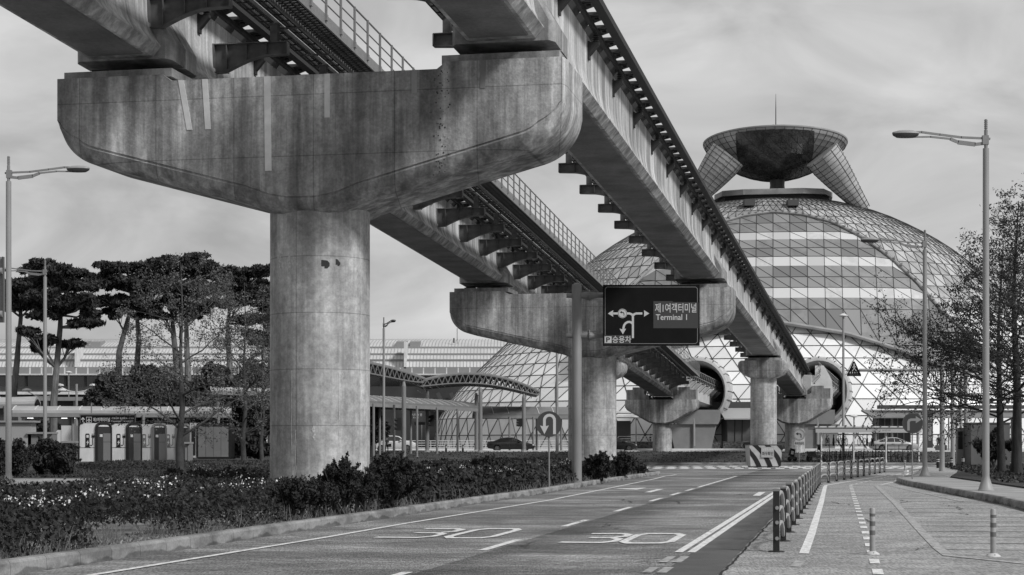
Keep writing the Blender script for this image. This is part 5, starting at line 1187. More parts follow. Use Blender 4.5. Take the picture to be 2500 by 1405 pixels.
# strip lights glowing under the covered walkway
for k, u in enumerate((74, 98, 132, 157, 187)):
    y = 150 + k; p = P(u, 1021, y); r_ = thing('strip_light', 'lit strip light number %d from the left under the covered walkway' % (k + 1) if 0 else ['leftmost', 'second', 'middle', 'fourth', 'rightmost'][k] + ' lit strip light under the long covered walkway', 'strip light', p, 'lit strip lights'); m = MB(); m.box(p, (.5, .12, .1)); m.build('tube', M('lit tube', .8, .5, emit=1.2), r_); m = MB(); m.box(p + Vector((0, 0, .11)), (.56, .2, .08)); m.build('housing', MDK, r_)
# bus hall: dark wall colour stands in for shaded depth behind the walkway
r_ = thing('bus_hall', 'bus hall with shaded depth painted as a dark wall behind the covered walkway', 'building', (-45, 190, .9)); m = MB(); a, b = P(-150, 1085, 190), P(430, 975, 190); m.box(((a.x + b.x) / 2, 195, (b.z + .9) / 2), (b.x - a.x, 10, b.z - .9)); m.build('wall', M('bus hall wall', .05, .8, layers=[(.3, (1, 1, .3), .35, .65, .5, 1.6)]), r_)
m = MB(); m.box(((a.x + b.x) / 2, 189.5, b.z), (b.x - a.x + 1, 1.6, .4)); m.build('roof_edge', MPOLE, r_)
m = MB()
for k in range(9): m.box((a.x + 3.0 * k, 189.6, b.z / 2), (.3, .3, b.z)); 
m.build('wall_columns', MPOLE, r_)
# ============================================================ VEHICLES
def car(label, x, y, z, paint, kind='sedan', flip=1, name='car', cat='car'):
    L_, Wd, H_ = {'sedan': (4.95, .92, 1.46), 'suv': (4.8, .95, 1.68), 'hatch': (4.7, .92, 1.5)}[kind]
    r_ = thing(name, label, cat, (x, y, z), 'cars on the far road')
    def T(a, b, c): return Vector((x + flip * a, y + b, z + c))
    h = L_ / 2
    belt = {'sedan': .93, 'suv': 1.05, 'hatch': .95}[kind]
    # stations: (x, bottom, shoulder z, top z, half width, roof half width)
    if kind == 'suv': st = [(-h, .45, .8, .95, .8, .7), (-h + .12, .3, belt, 1.1, .93, .8), (-h + .35, .24, belt + .03, 1.5, .95, .72), (-h + .8, .24, belt + .03, 1.66, .95, .70), (0, .24, belt, 1.68, .95, .70), (.5, .24, belt, 1.6, .95, .7), (1.15, .24, belt - .02, belt + .06, .95, .85), (1.8, .24, .98, 1.03, .94, .8), (h - .15, .28, .85, .9, .88, .7), (h, .42, .6, .7, .75, .65)]
    else: st = [(-h, .48, .8, .93, .72, .62), (-h + .15, .3, .93, 1.02, .86, .72), (-h + .75, .22, belt + .02, 1.07, .92, .74), (-h + 1.45, .2, belt + .02, 1.38, .92, .62), (-.35, .2, belt, H_, .92, .60), (.2, .2, belt, H_ - .02, .92, .6), (.75, .2, belt - .01, 1.24, .92, .64), (1.25, .2, belt - .02, belt + .05, .92, .8), (1.9, .22, .82, .87, .9, .74), (h - .12, .28, .66, .72, .82, .6), (h, .4, .55, .6, .68, .5)]
    m = MB(); rings = []
    for a, zb, zs, zt_, wh, wr in st:
        half = [(wh * .9, zb), (wh, zb + .14), (wh, zs - .14), (wh * .975, zs), (wr, zt_ - .03), (wr * .8, zt_)]
        rings.append([T(a, b, c) for b, c in half] + [T(a, -b, c) for b, c in half[::-1]])
    m.loft(rings if flip > 0 else [r0[::-1] for r0 in rings]); m.build('body', paint, r_, True)
    # glazing just proud of the cabin
    m = MB(); cab = [s for s in st if s[3] - s[2] > .1]
    ca, cb = (-h + .75 if kind != 'suv' else -h + .45), (1.2 if kind != 'suv' else 1.1)
    def si(a, i): return float(np.interp(a, [s[0] for s in st], [s[i] for s in st]))
    for s_ in (-1, 1):
        segs = [(ca + .08, -1.2), (-1.15, -.12), (-.06, cb - .12)] if kind != 'suv' else [(ca + .1, -1.25), (-1.18, -.1), (-.04, cb - .1)]
        for a0, a1 in segs:
            n_ = 6; lo_, hi_ = [], []
            for k in range(n_ + 1):
                a = a0 + (a1 - a0) * k / n_; zs, zt_, wh, wr = si(a, 2), si(a, 3), si(a, 4) * .975, si(a, 5); g0, g1 = .08, .86
                if zt_ - zs < .12: g0, g1 = .3, .5
                lo_.append(T(a, s_ * (wh + (wr - wh) * g0 + .012), zs + (zt_ - zs) * g0)); hi_.append(T(a, s_ * (wh + (wr - wh) * g1 + .012), zs + (zt_ - zs) * g1))
            m.add(lo_ + hi_, [(k, k + 1, n_ + 2 + k, n_ + 1 + k) for k in range(n_)])
    m.build('side_windows', MGLASS, r_)
    for a0, a1, nm in ((cb, .3, 'windscreen'), (ca, -h + 1.4 if kind != 'suv' else -h + .8, 'rear_window')):
        m = MB(); m.add([T(a0, -si(a0, 5) * .75, si(a0, 3) + .012), T(a0, si(a0, 5) * .75, si(a0, 3) + .012), T(a1, si(a1, 5) * .75, si(a1, 3) + .012), T(a1, -si(a1, 5) * .75, si(a1, 3) + .012)], [(0, 1, 2, 3)]); m.build(nm, MGLASS, r_)
    for a in (-1.42, 1.45):
        for s_ in (-1, 1):
            c = T(a, s_ * (Wd - .12), .34); m = MB(); m.tube([c + Vector((0, -.12, 0)), c + Vector((0, .12, 0))], .345, 22); w_ = m.build('wheel', MBLK, r_)
            m = MB(); e = c + Vector((0, s_ * .125, 0)); m.tube([e - Vector((0, s_ * .02, 0)), e], .23, 18)
            rim = m.build('rim', M('rim dark', .05, .4), w_); m = MB()
            for k in range(7): d = Vector((math.cos(k * .9), 0, math.sin(k * .9))); m.bar(e + d * .04 + Vector((0, s_ * .01, 0)), e + d * .225 + Vector((0, s_ * .01, 0)), .02, .05, (0, 1, 0))
            m.build('rim_spokes', M('rim silver', .4, .3, metal=.6), w_)
            m = MB(); m.tube([c + Vector((0, s_ * .045, 0)), c + Vector((0, s_ * .06, 0))], .42, 22); m.build('wheel_arch', MBLK, r_)
    for s_ in (-1, 1):
        m = MB(); m.obox(T(h - .22, s_ * .68, .66), (.16, 0, 0), (0, .14, 0), (0, 0, .06)); m.build('headlight', MWHITE, r_)
        m = MB(); m.obox(T(-h + .1, s_ * .7, .84), (.1, 0, 0), (0, .13, 0), (0, 0, .07)); m.build('tail_light', MDK, r_)
        m = MB(); m.obox(T(cb - .35, s_ * 1.02, belt + .1), (.1, 0, 0), (0, .09, 0), (0, 0, .07)); m.build('wing_mirror', paint, r_)
    m = MB()
    for a in (-.1, -1.15): m.bar(T(a, -si(a, 4) - .004, .3), T(a, -si(a, 4) - .004, belt - .1), .012, .012)
    for a in (-.3, -1.35): m.box(T(a, -si(a, 4) - .015, belt - .16), (.18, .03, .03))
    m.build('door_lines', MDK, r_)
    m = MB(); m.obox(T(h - .02, 0, .5), (.03, 0, 0), (0, .5, 0), (0, 0, .13)); m.build('grille', MBLK, r_)
    return r_
PB = M('black car paint', .012, .25, spec=.7); PS = M('silver car paint', .42, .3, metal=.3); PW = M('white car paint', .55, .3); PD = M('dark grey car paint', .025, .25, spec=.7)
car('shiny black sedan driving past left of the U-turn sign', P(1247, 0, 181).x, 181, .96, PB)
car('white sport utility car behind the canopy posts near the near column', P(963, 0, 190).x, 190, .96, PW, 'suv')
car('dark hatchback with its nose showing right of the second pier', P(1500, 0, 182).x, 182, .96, PD, 'hatch')
car('silver sedan driving behind the bicycle shelter', P(2182, 0, 181).x, 181, .96, PS)
car('dark car mostly hidden behind the striped guard pier', P(1866, 0, 184).x, 184, .96, PD, 'hatch')
# white box lorry at left
y = 140; r_ = thing('box_lorry', 'white box lorry parked left of the first charging booth', 'lorry', (P(165, 0, y).x, y, .4)); a, b = P(150, 1098, y), P(215, 1041, y)
m = MB(); m.box(((a.x + b.x) / 2, y + 1, (a.z + b.z) / 2 + .3), (b.x - a.x, 2.1, b.z - a.z - .5)); m.build('cargo_box', PW, r_)
m = MB(); c = P(118, 1085, y); m.prism([Vector((xx, y, zz)) for xx, zz in ((c.x, 1.0), (a.x, 1.0), (a.x, b.z - .35), (a.x - .3, b.z - .3), (c.x + .1, b.z - 1.0), (c.x, 1.7))], (0, 2, 0)); m.build('cab', PW, r_)
m = MB(); m.prism([Vector((xx, y - .01, zz)) for xx, zz in ((c.x + .3, 1.75), (a.x - .3, 1.75), (a.x - .4, b.z - .75), (c.x + .45, b.z - 1.15))], (0, .02, 0)); m.build('cab_window', MGLASS, r_)
for xx in (c.x + .5, b.x - .6): m = MB(); m.tube([(xx, y - .05, .85), (xx, y + .25, .85)], .4, 18); m.build('wheel', MBLK, r_)
# ---- waste cart leaning by the far pier
y = 150; a, b = P(1924, 1110, y), P(1942, 1079, y); r_ = thing('delivery_scooter', 'dark parked scooter with a labelled box beside the no-left-turn sign', 'scooter', ((a.x + b.x) / 2, y, hz(a.x, y))); zb = hz(a.x, y); cx_ = (a.x + b.x) / 2; m = MB()
m.prism([Vector((cx_ + x, y - .25, zb + z)) for x, z in ((-.28, .5), (.18, .38), (.28, 1.0), (-.1, 1.12))], (0, .5, 0)); m.build('top_box', MBLK, r_)
m = MB(); m.prism([Vector((cx_ + x, y - .12, zb + z)) for x, z in ((-.2, .2), (.3, .15), (.34, .4), (-.15, .52))], (0, .24, 0)); m.tube([(cx_ + .1, y, zb + .5), (cx_ + .3, y, zb + 1.0)], .03, 6); m.build('body', MDK, r_)
for s in (-.18, .26): m = MB(); m.tube([(cx_ + s, y - .05, zb + .2), (cx_ + s, y + .05, zb + .2)], .2, 14); m.build('wheel', MBLK, r_)
m = MB(); m.sheet([Vector((cx_ + x, y - .262, zb + z)) for x, z in ((-.12, .62), (.1, .57), (.14, .85), (-.08, .9))]); m.build('label_patch', MSYM, r_)
# ============================================================ BICYCLE SHELTER
SH = thing('bicycle_shelter', 'long bicycle shelter with pale fascia and thin white posts', 'shelter', (26, 147, .2)); y = 146
a, b = P(1990, 1057, y), P(2248, 1041, y); m = MB(); m.prism([Vector((a.x, yy, zz)) for yy, zz in ((y - .3, a.z), (y - .3, a.z + .38), (y + .2, b.z), (y + 3.6, b.z - .1), (y + 3.6, b.z - .25), (y + .2, b.z - .2))], (b.x - a.x, 0, 0)); m.build('roof', M('shelter roof', .38, .4), SH)
m = MB(); m.box(((a.x + b.x) / 2, y - .31, a.z + .4), (b.x - a.x, .05, .07)); 
for k in range(12): m.box((a.x + (b.x - a.x) * (k + .5) / 12, y + .1, b.z + .03), (.06, .6, .1))
m.build('roof_trim', MDK, SH)
for u in (2005, 2084, 2163, 2243):
    x = P(u, 0, y).x; m = MB(); m.lathe((x, y, 0), [(.1, .1), (.09, .35), (.065, .4), (.065, a.z + .05)], 10); m.tube([(x, y, a.z - .9), (x + .25, y + .3, a.z - .05)], .03, 6); m.build('post', MWHITE, SH)
text('자전거 보관대', .16, M('fascia letters', .16, .6), SH, Vector((P(2150, 0, y).x, y - .302, a.z + .2)), width=1.5)
m = MB()
for z in (.45, 1.35, 1.45): m.bar((a.x + .4, y + 1.6, z + .2), (b.x - .5, y + 1.6, z + .2), .06, .06)
for k in range(9): m.box((a.x + .5 + (b.x - a.x - 1) * k / 8, y + 1.6, .9), (.05, .05, 1.5))
m.build('rack', MDK, SH)
def mk_bike():
    r_ = thing('bicycle', 'bicycle', 'bicycle', (0, 0, 0), 'parked bicycles'); fr = M('bike frame', .02, .4); R0 = .33
    def P3(a, z, o=0): return Vector((o, a, z))
    for a in (-.52, .52):
        m = MB(); m.tube([P3(a + R0 * math.cos(t), R0 + R0 * math.sin(t)) for t in np.linspace(0, 2 * math.pi, 19)], .022, 5, False); wl = m.build('wheel', MBLK, r_)
        m = MB()
        for t in np.linspace(0, math.pi, 7)[:-1]: m.bar(P3(a + R0 * math.cos(t), R0 + R0 * math.sin(t)), P3(a - R0 * math.cos(t), R0 - R0 * math.sin(t)), .006, .006)
        m.build('spokes', MLRAIL, wl)
    m = MB()
    for p, q_ in (((-.52, .33), (-.1, .3)), ((-.1, .3), (-.2, .82)), ((-.1, .3), (.34, .78)), ((-.18, .74), (.33, .84)), ((-.52, .33), (-.18, .74)), ((.33, .9), (.52, .33))): m.tube([P3(*p), P3(*q_)], .02, 6)
    m.tube([P3(.33, .84), P3(.28, 1.02)], .018, 6); m.build('frame', fr, r_)
    m = MB(); m.tube([P3(.16, 1.04, -.28), P3(.28, 1.03, -.16), P3(.3, 1.02, 0), P3(.28, 1.03, .16), P3(.16, 1.04, .28)], .016, 6); m.build('handlebar', MDK, r_)
    m = MB(); m.loft([[P3(-.34 + 0, .88, -.08), P3(-.34, .88, .08), P3(-.34, .93, .06), P3(-.34, .93, -.06)], [P3(-.05, .9, -.02), P3(-.05, .9, .02), P3(-.05, .93, .015), P3(-.05, .93, -.015)]]); m.tube([P3(-.2, .8), P3(-.2, .9)], .015, 6); m.build('saddle', MBLK, r_)
    m = MB(); m.tube([P3(-.1, .3, -.12), P3(-.1, .3, .12)], .03, 8); m.box(P3(-.24, .22, -.15), (.08, .16, .02)); m.box(P3(.04, .38, .15), (.08, .16, .02)); m.build('pedals', MDK, r_)
    return r_
bk = mk_bike(); rb = random.Random(5); first = True
ords = ['first', 'second', 'third', 'fourth', 'fifth', 'sixth', 'seventh', 'eighth', 'ninth', 'tenth', 'eleventh', 'twelfth', 'thirteenth', 'fourteenth', 'fifteenth', 'sixteenth', 'seventeenth', 'eighteenth']
for row, us in (('ground', [2017, 2029, 2041, 2052, 2064, 2075, 2094, 2106, 2118, 2130, 2142, 2154, 2175, 2189, 2203, 2217]), ('upper', [2020, 2035, 2049, 2062, 2104, 2117, 2130])):
    for k, u in enumerate(us):
        yy = y + 1.2 + rb.uniform(-.15, .15); x = P(u, 0, yy).x; z = hz(x, yy) + (0.02 if row == 'ground' else 1.38); lb = 'bicycle in the ' + ('lower' if row == 'ground' else 'upper') + ' row of the shelter, ' + ords[k] + ' from the left'
        rz_ = R(rb.choice([0, 180]) + rb.uniform(-16, 16))
        if first: bk.location = (x, yy, z); bk.rotation_euler.z = rz_; bk['label'] = lb; first = False
        else: copy_tree(bk, None, (x, yy, z), rz_, lb)
for u, yy, rz_, lb in ((2000, 145.5, 65, 'bicycle parked broadside at the left end of the shelter'), (2236, 145.2, 40, 'bicycle with pale front wheel at the right end of the shelter')):
    x = P(u, 0, yy).x; copy_tree(bk, None, (x, yy, hz(x, yy) + .02), R(rz_), lb)
# small motor scooter on the left end
x = P(1993, 0, 149).x; r_ = thing('moped', 'small moped with raised handlebar behind the left shelter post', 'moped', (x, 149, .25)); m = MB(); m.prism([Vector((x + a_, 148.85, .25 + z)) for a_, z in ((-.7, .35), (.5, .25), (.6, .5), (.0, .5), (-.2, .85), (-.8, .8))], (0, .3, 0)); m.build('body', MDK, r_)
m = MB(); m.tube([(x + .5, 149, .6), (x + .25, 149, 1.45)], .05, 6); m.tube([(x + .2, 148.7, 1.5), (x + .25, 149, 1.45), (x + .2, 149.3, 1.5)], .03, 6); m.prism([Vector((x + a_, 148.8, .25 + z)) for a_, z in ((.1, 1.0), (.35, .9), (.4, 1.3), (.2, 1.4))], (0, .4, 0)); m.build('handlebar', MBLK, r_)
for s in (-.6, .65): m = MB(); m.tube([(x + s, 148.95, .5), (x + s, 149.05, .5)], .27, 16); m.build('wheel', MBLK, r_)
# ============================================================ PEOPLE
def person(label, x, y, z, h=1.7, cloth=.03, trs=.02, face_dir=0.0, stride=.12, arm=(0.1, 0.1), bag=None, hair=.012):
    k = h / 1.75; bm_ = bpy.data.meshes.new('p')
    J = {'pel': (0, 0, .93), 'spi': (0, 0, 1.12), 'che': (0, -.01, 1.33), 'nec': (0, 0, 1.5), 'hea': (0, -.02, 1.6), 'top': (0, -.01, 1.7)}
    for s, n_ in ((-1, 'l'), (1, 'r')):
        st = stride * s
        J.update({'hip' + n_: (.1 * s, 0, .86), 'kne' + n_: (.11 * s, -st * .5 - .03, .48), 'ank' + n_: (.11 * s, -st + .04, .08), 'toe' + n_: (.12 * s, -st - .14, .04), 'sho' + n_: (.19 * s, 0, 1.4), 'elb' + n_: (.25 * s, .04 - arm[0] * .3 if s < 0 else .04 - arm[1] * .3, 1.12), 'wri' + n_: (.24 * s, -.02 - (arm[0] if s < 0 else arm[1]), .92 + (arm[0] if s < 0 else arm[1]) * .8), 'han' + n_: (.24 * s, -.05 - (arm[0] if s < 0 else arm[1]) * 1.15, .84 + (arm[0] if s < 0 else arm[1]) * .95)})
    rad = {'pel': .14, 'spi': .12, 'che': .15, 'nec': .055, 'hea': .095, 'top': .08, 'hip': .095, 'kne': .06, 'ank': .04, 'toe': .035, 'sho': .065, 'elb': .045, 'wri': .03, 'han': .035}
    E = [('pel', 'spi'), ('spi', 'che'), ('che', 'nec'), ('nec', 'hea'), ('hea', 'top')] + [(a + n_ if a not in ('pel', 'che') else a, b + n_) for n_ in 'lr' for a, b in (('pel', 'hip'), ('hip', 'kne'), ('kne', 'ank'), ('ank', 'toe'), ('che', 'sho'), ('sho', 'elb'), ('elb', 'wri'), ('wri', 'han'))]
    names = list(J); cs, sn = math.cos(face_dir), math.sin(face_dir)
    bm_.from_pydata([(J[n_][0] * k, J[n_][1] * k, J[n_][2] * k) for n_ in names], [(names.index(a), names.index(b)) for a, b in E], [])
    o = bpy.data.objects.new('p', bm_); col.objects.link(o); md = o.modifiers.new('s', 'SKIN')
    for i, n_ in enumerate(names):
        r0 = rad.get(n_, rad.get(n_[:3], .05)) * k; o.data.skin_vertices[0].data[i].radius = (r0, r0 * .85); o.data.skin_vertices[0].data[i].use_root = (n_ == 'pel')
    sb_ = o.modifiers.new('u', 'SUBSURF'); sb_.levels = 1; sb_.render_levels = 1; bpy.context.view_layer.update()
    me = bpy.data.meshes.new_from_object(o.evaluated_get(bpy.context.evaluated_depsgraph_get())); bpy.data.objects.remove(o)
    m = MB(); off = [tuple(v.co) for v in me.vertices]
    for p in me.polygons:
        pass
    m.v = [list(v) for v in off]; m.f = [tuple(p.vertices) for p in me.polygons]
    def zone(p):
        zc = sum(off[i][2] for i in p.vertices) / len(p.vertices) / k; xc = abs(sum(off[i][0] for i in p.vertices) / len(p.vertices)) / k
        if zc > 1.47: return 0
        if zc < .09: return 3
        if xc > .2 and zc < .93 + max(arm) * .8 and zc > .7: return 0
        return 2 if zc < .93 else 1
    m.mi = [zone(p) for p in me.polygons]
    for s, n_ in ((-1, 'l'), (1, 'r')):   # fingers
        h0 = Vector(J['han' + n_]) * k; dn = (Vector(J['han' + n_]) - Vector(J['wri' + n_])).normalized(); m.k = 0
        for q_ in range(4): b0 = h0 + Vector((0, (q_ - 1.5) * .018, 0)) * k + dn * .02; m.tube([b0, b0 + dn * .04 * k, b0 + (dn * .065 + Vector((-s * .02, 0, 0))) * k], [.009, .008, .006], 5)
        m.tube([h0 + Vector((0, -.03, 0)), h0 + Vector((0, -.055, 0)) + dn * .03], [.01, .007], 5)
    m.v = [((p[0] * cs - p[1] * sn) + x, (p[0] * sn + p[1] * cs) + y, p[2] + z) for p in m.v]
    r_ = thing('person', label, 'person', (x, y, z)); mats = [M('skin', .3, .6), M('cloth %.2f' % cloth, cloth, .9), M('trousers %.2f' % trs, trs, .9), MBLK]; m.build('body', mats, r_, True)
    m = MB(); c = Vector((x, y, z)) + Vector((-sn * 0.02, .015, 1.64 * k)); rings = []
    for t in np.linspace(-.25, 1, 6): rr_ = .105 * math.sqrt(max(.01, 1 - max(0, t) ** 2)) * k; rings.append([c + Vector((rr_ * math.cos(a), rr_ * math.sin(a) + .02, t * .12 * k + .02)) for a in np.linspace(0, 2 * math.pi, 13)[:-1]])
    m.loft(rings); m.build('hair', M('hair', hair, .8), r_, True)
    m = MB(); fx, fy = sn, -cs; f0 = Vector((x, y, z + 1.6 * k)) + Vector((fx, fy, 0)) * .09 * k
    for s in (-1, 1): m.lathe(f0 + Vector((cs * s * .032, sn * s * .032, .01)), [(.008, 0), (.008, .01)], 6)
    m.box(f0 + Vector((0, 0, -.055)), (.04, .01, .008), face_dir); m.build('face_features', MBLK, r_)
    if bag == 'bag': m = MB(); m.box((x + .3, y - .1, z + .85), (.3, .14, .3)); m.tube([(x + .2, y - .1, z + 1.0), (x + .2, y - .05, z + 1.38)], .012, 5); m.build('shoulder_bag', MBLK, r_)
    return r_
def pz(u, y): return P(u, 0, y).x
def hs(u, y): return hz(pz(u, y), y)
person('person in dark jacket standing under the canopy, right of the near column', pz(944, 163), 163, hs(944, 163), 1.62, .025, .02, .4, .1, (.25, .05), 'bag')
person('person in patterned dark clothes half hidden by the near column', pz(914, 160), 160, hs(914, 160), 1.6, .06, .02, -.3, .08, (.3, .3))
person('person in dark coat pushing a cart behind the far railing', pz(1588, 203), 203, 1.2, 1.7, .02, .02, R(-80), .25, (.4, .4))
person('leftmost of the waiting people by the bus shelter, in dark coat', pz(2291, 184), 184, .98, 1.7, .02, .02, .2, .08)
person('middle of the waiting people by the bus shelter, in black', pz(2305, 183), 183, .98, 1.62, .03, .015, -.4, .1, (.1, .2))
person('rightmost of the waiting people by the bus shelter, walking with bag', pz(2341, 180), 180, .98, 1.75, .05, .02, R(60), .3, (.2, .05), 'bag')
for u, lb in ((2289, 'dark suitcase on wheels left of the waiting people'), (2306, 'dark suitcase on wheels between the waiting people')):
    y_ = 181; x = pz(u, y_); r_ = thing('suitcase', lb, 'suitcase', (x, y_, .96), 'suitcases'); m = MB(); m.box((x, y_, 1.3), (.42, .28, .62)); m.build('shell', MDK, r_); m = MB()
    for s in (-.08, .08): m.tube([(x + s, y_ + .1, 1.6), (x + s, y_ + .1, 1.95)], .012, 5)
    m.tube([(x - .08, y_ + .1, 1.95), (x + .08, y_ + .1, 1.95)], .012, 5); m.build('handle', MPOLE, r_)
x = pz(1573, 203); r_ = thing('luggage_cart', 'low luggage cart pushed along behind the far railing', 'cart', (x, 203, 1.2)); m = MB(); m.box((x, 203, 1.5), (1.0, .6, .08)); m.box((x - .1, 203, 1.75), (.6, .5, .4)); m.build('load', MDK, r_); m = MB(); m.tube([(x + .5, 203, 1.5), (x + .55, 203, 2.2)], .025, 6); m.build('push_bar', MPOLE, r_)
for s in (-.35, .35): m = MB(); m.tube([(x + s, 202.7, 1.3), (x + s, 203.3, 1.3)], .1, 10); m.build('wheel', MBLK, r_)
# ============================================================ VEGETATION
MLEAF = M('dark azalea leaf', .028, .7, layers=[(1.5, U1, .35, .65, .6, 1.5)], spec=.25)
MYEW = M('yew needles', .03, .7, layers=[(1.5, U1, .35, .65, .6, 1.5)], spec=.25)
MPINE = M('pine needles', .035, .7, layers=[(.8, U1, .35, .65, .6, 1.5)], spec=.25)
MEVER = M('evergreen foliage', .042, .7, layers=[(.8, U1, .35, .65, .6, 1.5)], spec=.25)
MBUD = M('young leaves', .10, .7, layers=[(1.2, U1, .35, .65, .7, 1.4)], spec=.25)
MTWIG = M('twig bark', .06, .9, layers=[(3, U1, .3, .7, .7, 1.3)]); MBARK = M('pine bark', .14, .95, layers=[(2.5, (1, 1, .3), .35, .65, .5, 1.4)], bump=(12, .8)); MBARKD = M('dark bark', .03, .95, layers=[(5, (1, 1, .2), .35, .65, .6, 1.5)], bump=(14, .8))
MFLOW = M('white petals', .62, .6); MDRY = M('dry stems', .14, .8, layers=[(2, U1, .3, .7, .6, 1.4)])
rg = np.random.default_rng(11)
def clump(c, r, n, shell=.55):
    d = rg.normal(size=(n, 3)); d /= np.linalg.norm(d, axis=1)[:, None]; rad = (shell + (1 - shell) * rg.random(n) ** .5)[:, None] if shell else rg.random((n, 1)) ** .4
    return np.array(c) + d * rad * np.array(r)
def pine(label, y, trunk, clumps, zb=.6):
    b = P(trunk[0][0], trunk[0][1], y); r_ = thing('pine_tree', label, 'tree', (b.x, y, zb), 'tall pines'); m = MB()
    tp = [Vector((b.x, y, zb - .3))] + [P(u, v, y) for u, v in trunk]; n_ = len(tp)
    m.tube(tp, [.34 - .2 * k / (n_ - 1) for k in range(n_)], 9)
    cs_ = []
    rp_ = random.Random(int(trunk[0][0]))
    for (u, v, ru, rv) in [(a_ + rp_.uniform(-12, 12), b_ + rp_.uniform(-6, 10) * e_, c_ * (1.12 if e_ == 0 else .85), d_ * 1.5) for (a_, b_, c_, d_) in clumps for e_ in (0, 1)]:
        yy = y + rp_.uniform(-2.2, 2.2); c = P(u, v + rv * .3, yy); cs_.append((c, ru * y / F, rv * y / F))
        # limb from nearest trunk point below the clump
        t0 = min(tp[1:], key=lambda q_: (q_ - c).length + (3 if q_.z > c.z else 0)); mid = t0.lerp(c, .55) + Vector((0, 0, -.25))
        m.tube([t0, mid, c], [.11, .08, .03], 5)
        for q_ in range(4): e = c + Vector((rp_.uniform(-.8, .8) * ru * y / F, rp_.uniform(-1, 1), rp_.uniform(-.2, .3) * rv * y / F)); m.tube([mid, e], [.04, .015], 4)
    m.build('trunk', MBARK, r_, True); pts_ = []
    for c, a, h in cs_:
        for q_ in range(max(8, int(a * 7))):
            o = Vector((rp_.uniform(-.85, .85) * a, rp_.uniform(-.8, .8) * a * .8, rp_.uniform(-.45, .5) * h))
            s0_ = rp_.uniform(.25, .5); pts_.append(clump(c + o, (a * s0_, a * s0_, h * .42 + .06), 120, .0))
    leaves('crown', MPINE, np.concatenate(pts_), .16, r_, aspect=2.6, seed=int(trunk[0][0]), up=.25)
pine('leftmost tall pine with curved bare trunk beside the left lamp', 150, [(34, 955), (42, 880), (44, 850), (51, 775), (48, 735)], [(45, 722, 40, 16), (62, 688, 45, 15), (78, 655, 32, 10), (22, 695, 30, 15), (30, 735, 32, 12), (100, 640, 22, 8), (70, 735, 30, 12)])
pine('tall forked pine with a separate low branch, behind the left lamps', 146, [(131, 985), (138, 900), (147, 800), (148, 770), (140, 715)], [(108, 642, 28, 9), (160, 655, 42, 11), (198, 660, 22, 10), (120, 678, 48, 12), (190, 690, 45, 13), (95, 715, 42, 13), (160, 728, 58, 15), (215, 735, 28, 12), (228, 760, 24, 12), (200, 785, 34, 9), (115, 752, 45, 12), (75, 806, 22, 9), (108, 826, 34, 10), (166, 834, 30, 7), (96, 845, 14, 8)])
pine('leaning pine with pale curved trunk right of the forked pine', 158, [(290, 905), (291, 860), (304, 810), (318, 760), (322, 715)], [(275, 652, 36, 11), (330, 650, 42, 12), (238, 675, 33, 9), (290, 685, 50, 13), (345, 690, 45, 13), (255, 732, 36, 13), (310, 728, 45, 14), (288, 760, 22, 8), (340, 735, 30, 12)])
pine('slim straight pine between leaning pine and budding tree', 164, [(334, 900), (339, 830), (335, 780), (338, 720)], [(372, 640, 38, 10), (385, 670, 45, 12), (345, 705, 38, 12), (352, 765, 24, 9), (375, 735, 34, 12)])
pine('highest broad pine behind the budding tree', 160, [(431, 890), (424, 820), (420, 770), (425, 700)], [(420, 634, 50, 11), (480, 626, 34, 9), (512, 640, 26, 12), (450, 655, 58, 13), (398, 690, 42, 12), (485, 692, 48, 14), (440, 725, 45, 14), (398, 768, 28, 9), (530, 662, 22, 9), (462, 745, 40, 10)])
pine('thick-trunked pine just right of the budding tree stem', 155, [(459, 905), (456, 850), (455, 790), (460, 720)], [(500, 735, 38, 11), (440, 700, 40, 13), (520, 700, 34, 12), (470, 760, 30, 9)])
pine('pine with thin bent trunk left of the near column', 166, [(562, 900), (556, 830), (556, 790), (563, 740)], [(560, 678, 38, 11), (602, 660, 42, 10), (640, 655, 30, 9), (590, 695, 52, 12), (632, 712, 40, 12), (572, 735, 34, 10), (610, 775, 34, 9)])
pine('pine whose trunk touches the left edge of the near column', 170, [(661, 900), (659, 840), (657, 760), (662, 690)], [(690, 660, 42, 12), (650, 690, 34, 12), (700, 700, 40, 14), (645, 745, 26, 10), (628, 815, 34, 12), (640, 770, 26, 9)])
def evergreen(label, u, vb, y, ru, vt, n, size=.22, mat=MEVER, name='evergreen_tree', seed=1, group='dark evergreens', z=.5):
    k = y / F; x = (u - U0) * k; zt_ = P(0, vt, y).z; r_ = thing(name, label, 'tree' if 'tree' in name else 'shrub', (x, y, z), group); rr_ = ru * k; h = zt_ - z
    m = MB(); m.tube([(x, y, z - .3), (x + .1, y, z + h * .6)], [.16 if h > 3 else .06, .05], 6)
    rs = random.Random(seed)
    for q_ in range(6): m.tube([(x, y, z + h * .15 * (q_ + 1) / 1.5), (x + rs.uniform(-.7, .7) * rr_, y + rs.uniform(-.6, .6) * rr_, z + h * rs.uniform(.4, .85))], [.04, .015], 4)
    m.build('trunk', MBARKD, r_); pts_ = []; nb = 46
    for q_ in range(nb):
        th, ph = rs.uniform(0, 6.283), rs.uniform(-.8, 1.4); rad = rs.uniform(.45, .86)
        c = (x + rr_ * rad * math.cos(th) * math.cos(ph), y + rr_ * .7 * rad * math.sin(th) * math.cos(ph), z + h * .5 + h * .46 * rad * math.sin(ph)); s_ = rs.uniform(.22, .36)
        pts_.append(clump(c, (rr_ * s_, rr_ * s_ * .8, min(h * .2, rr_ * s_)), n // nb, .3))
    a_ = np.concatenate(pts_); a_[:, 2] = np.maximum(a_[:, 2], z + .02); leaves('crown' if 'tree' in name else 'foliage', mat, a_, size, r_, seed=seed, up=.3, aspect=1.9)
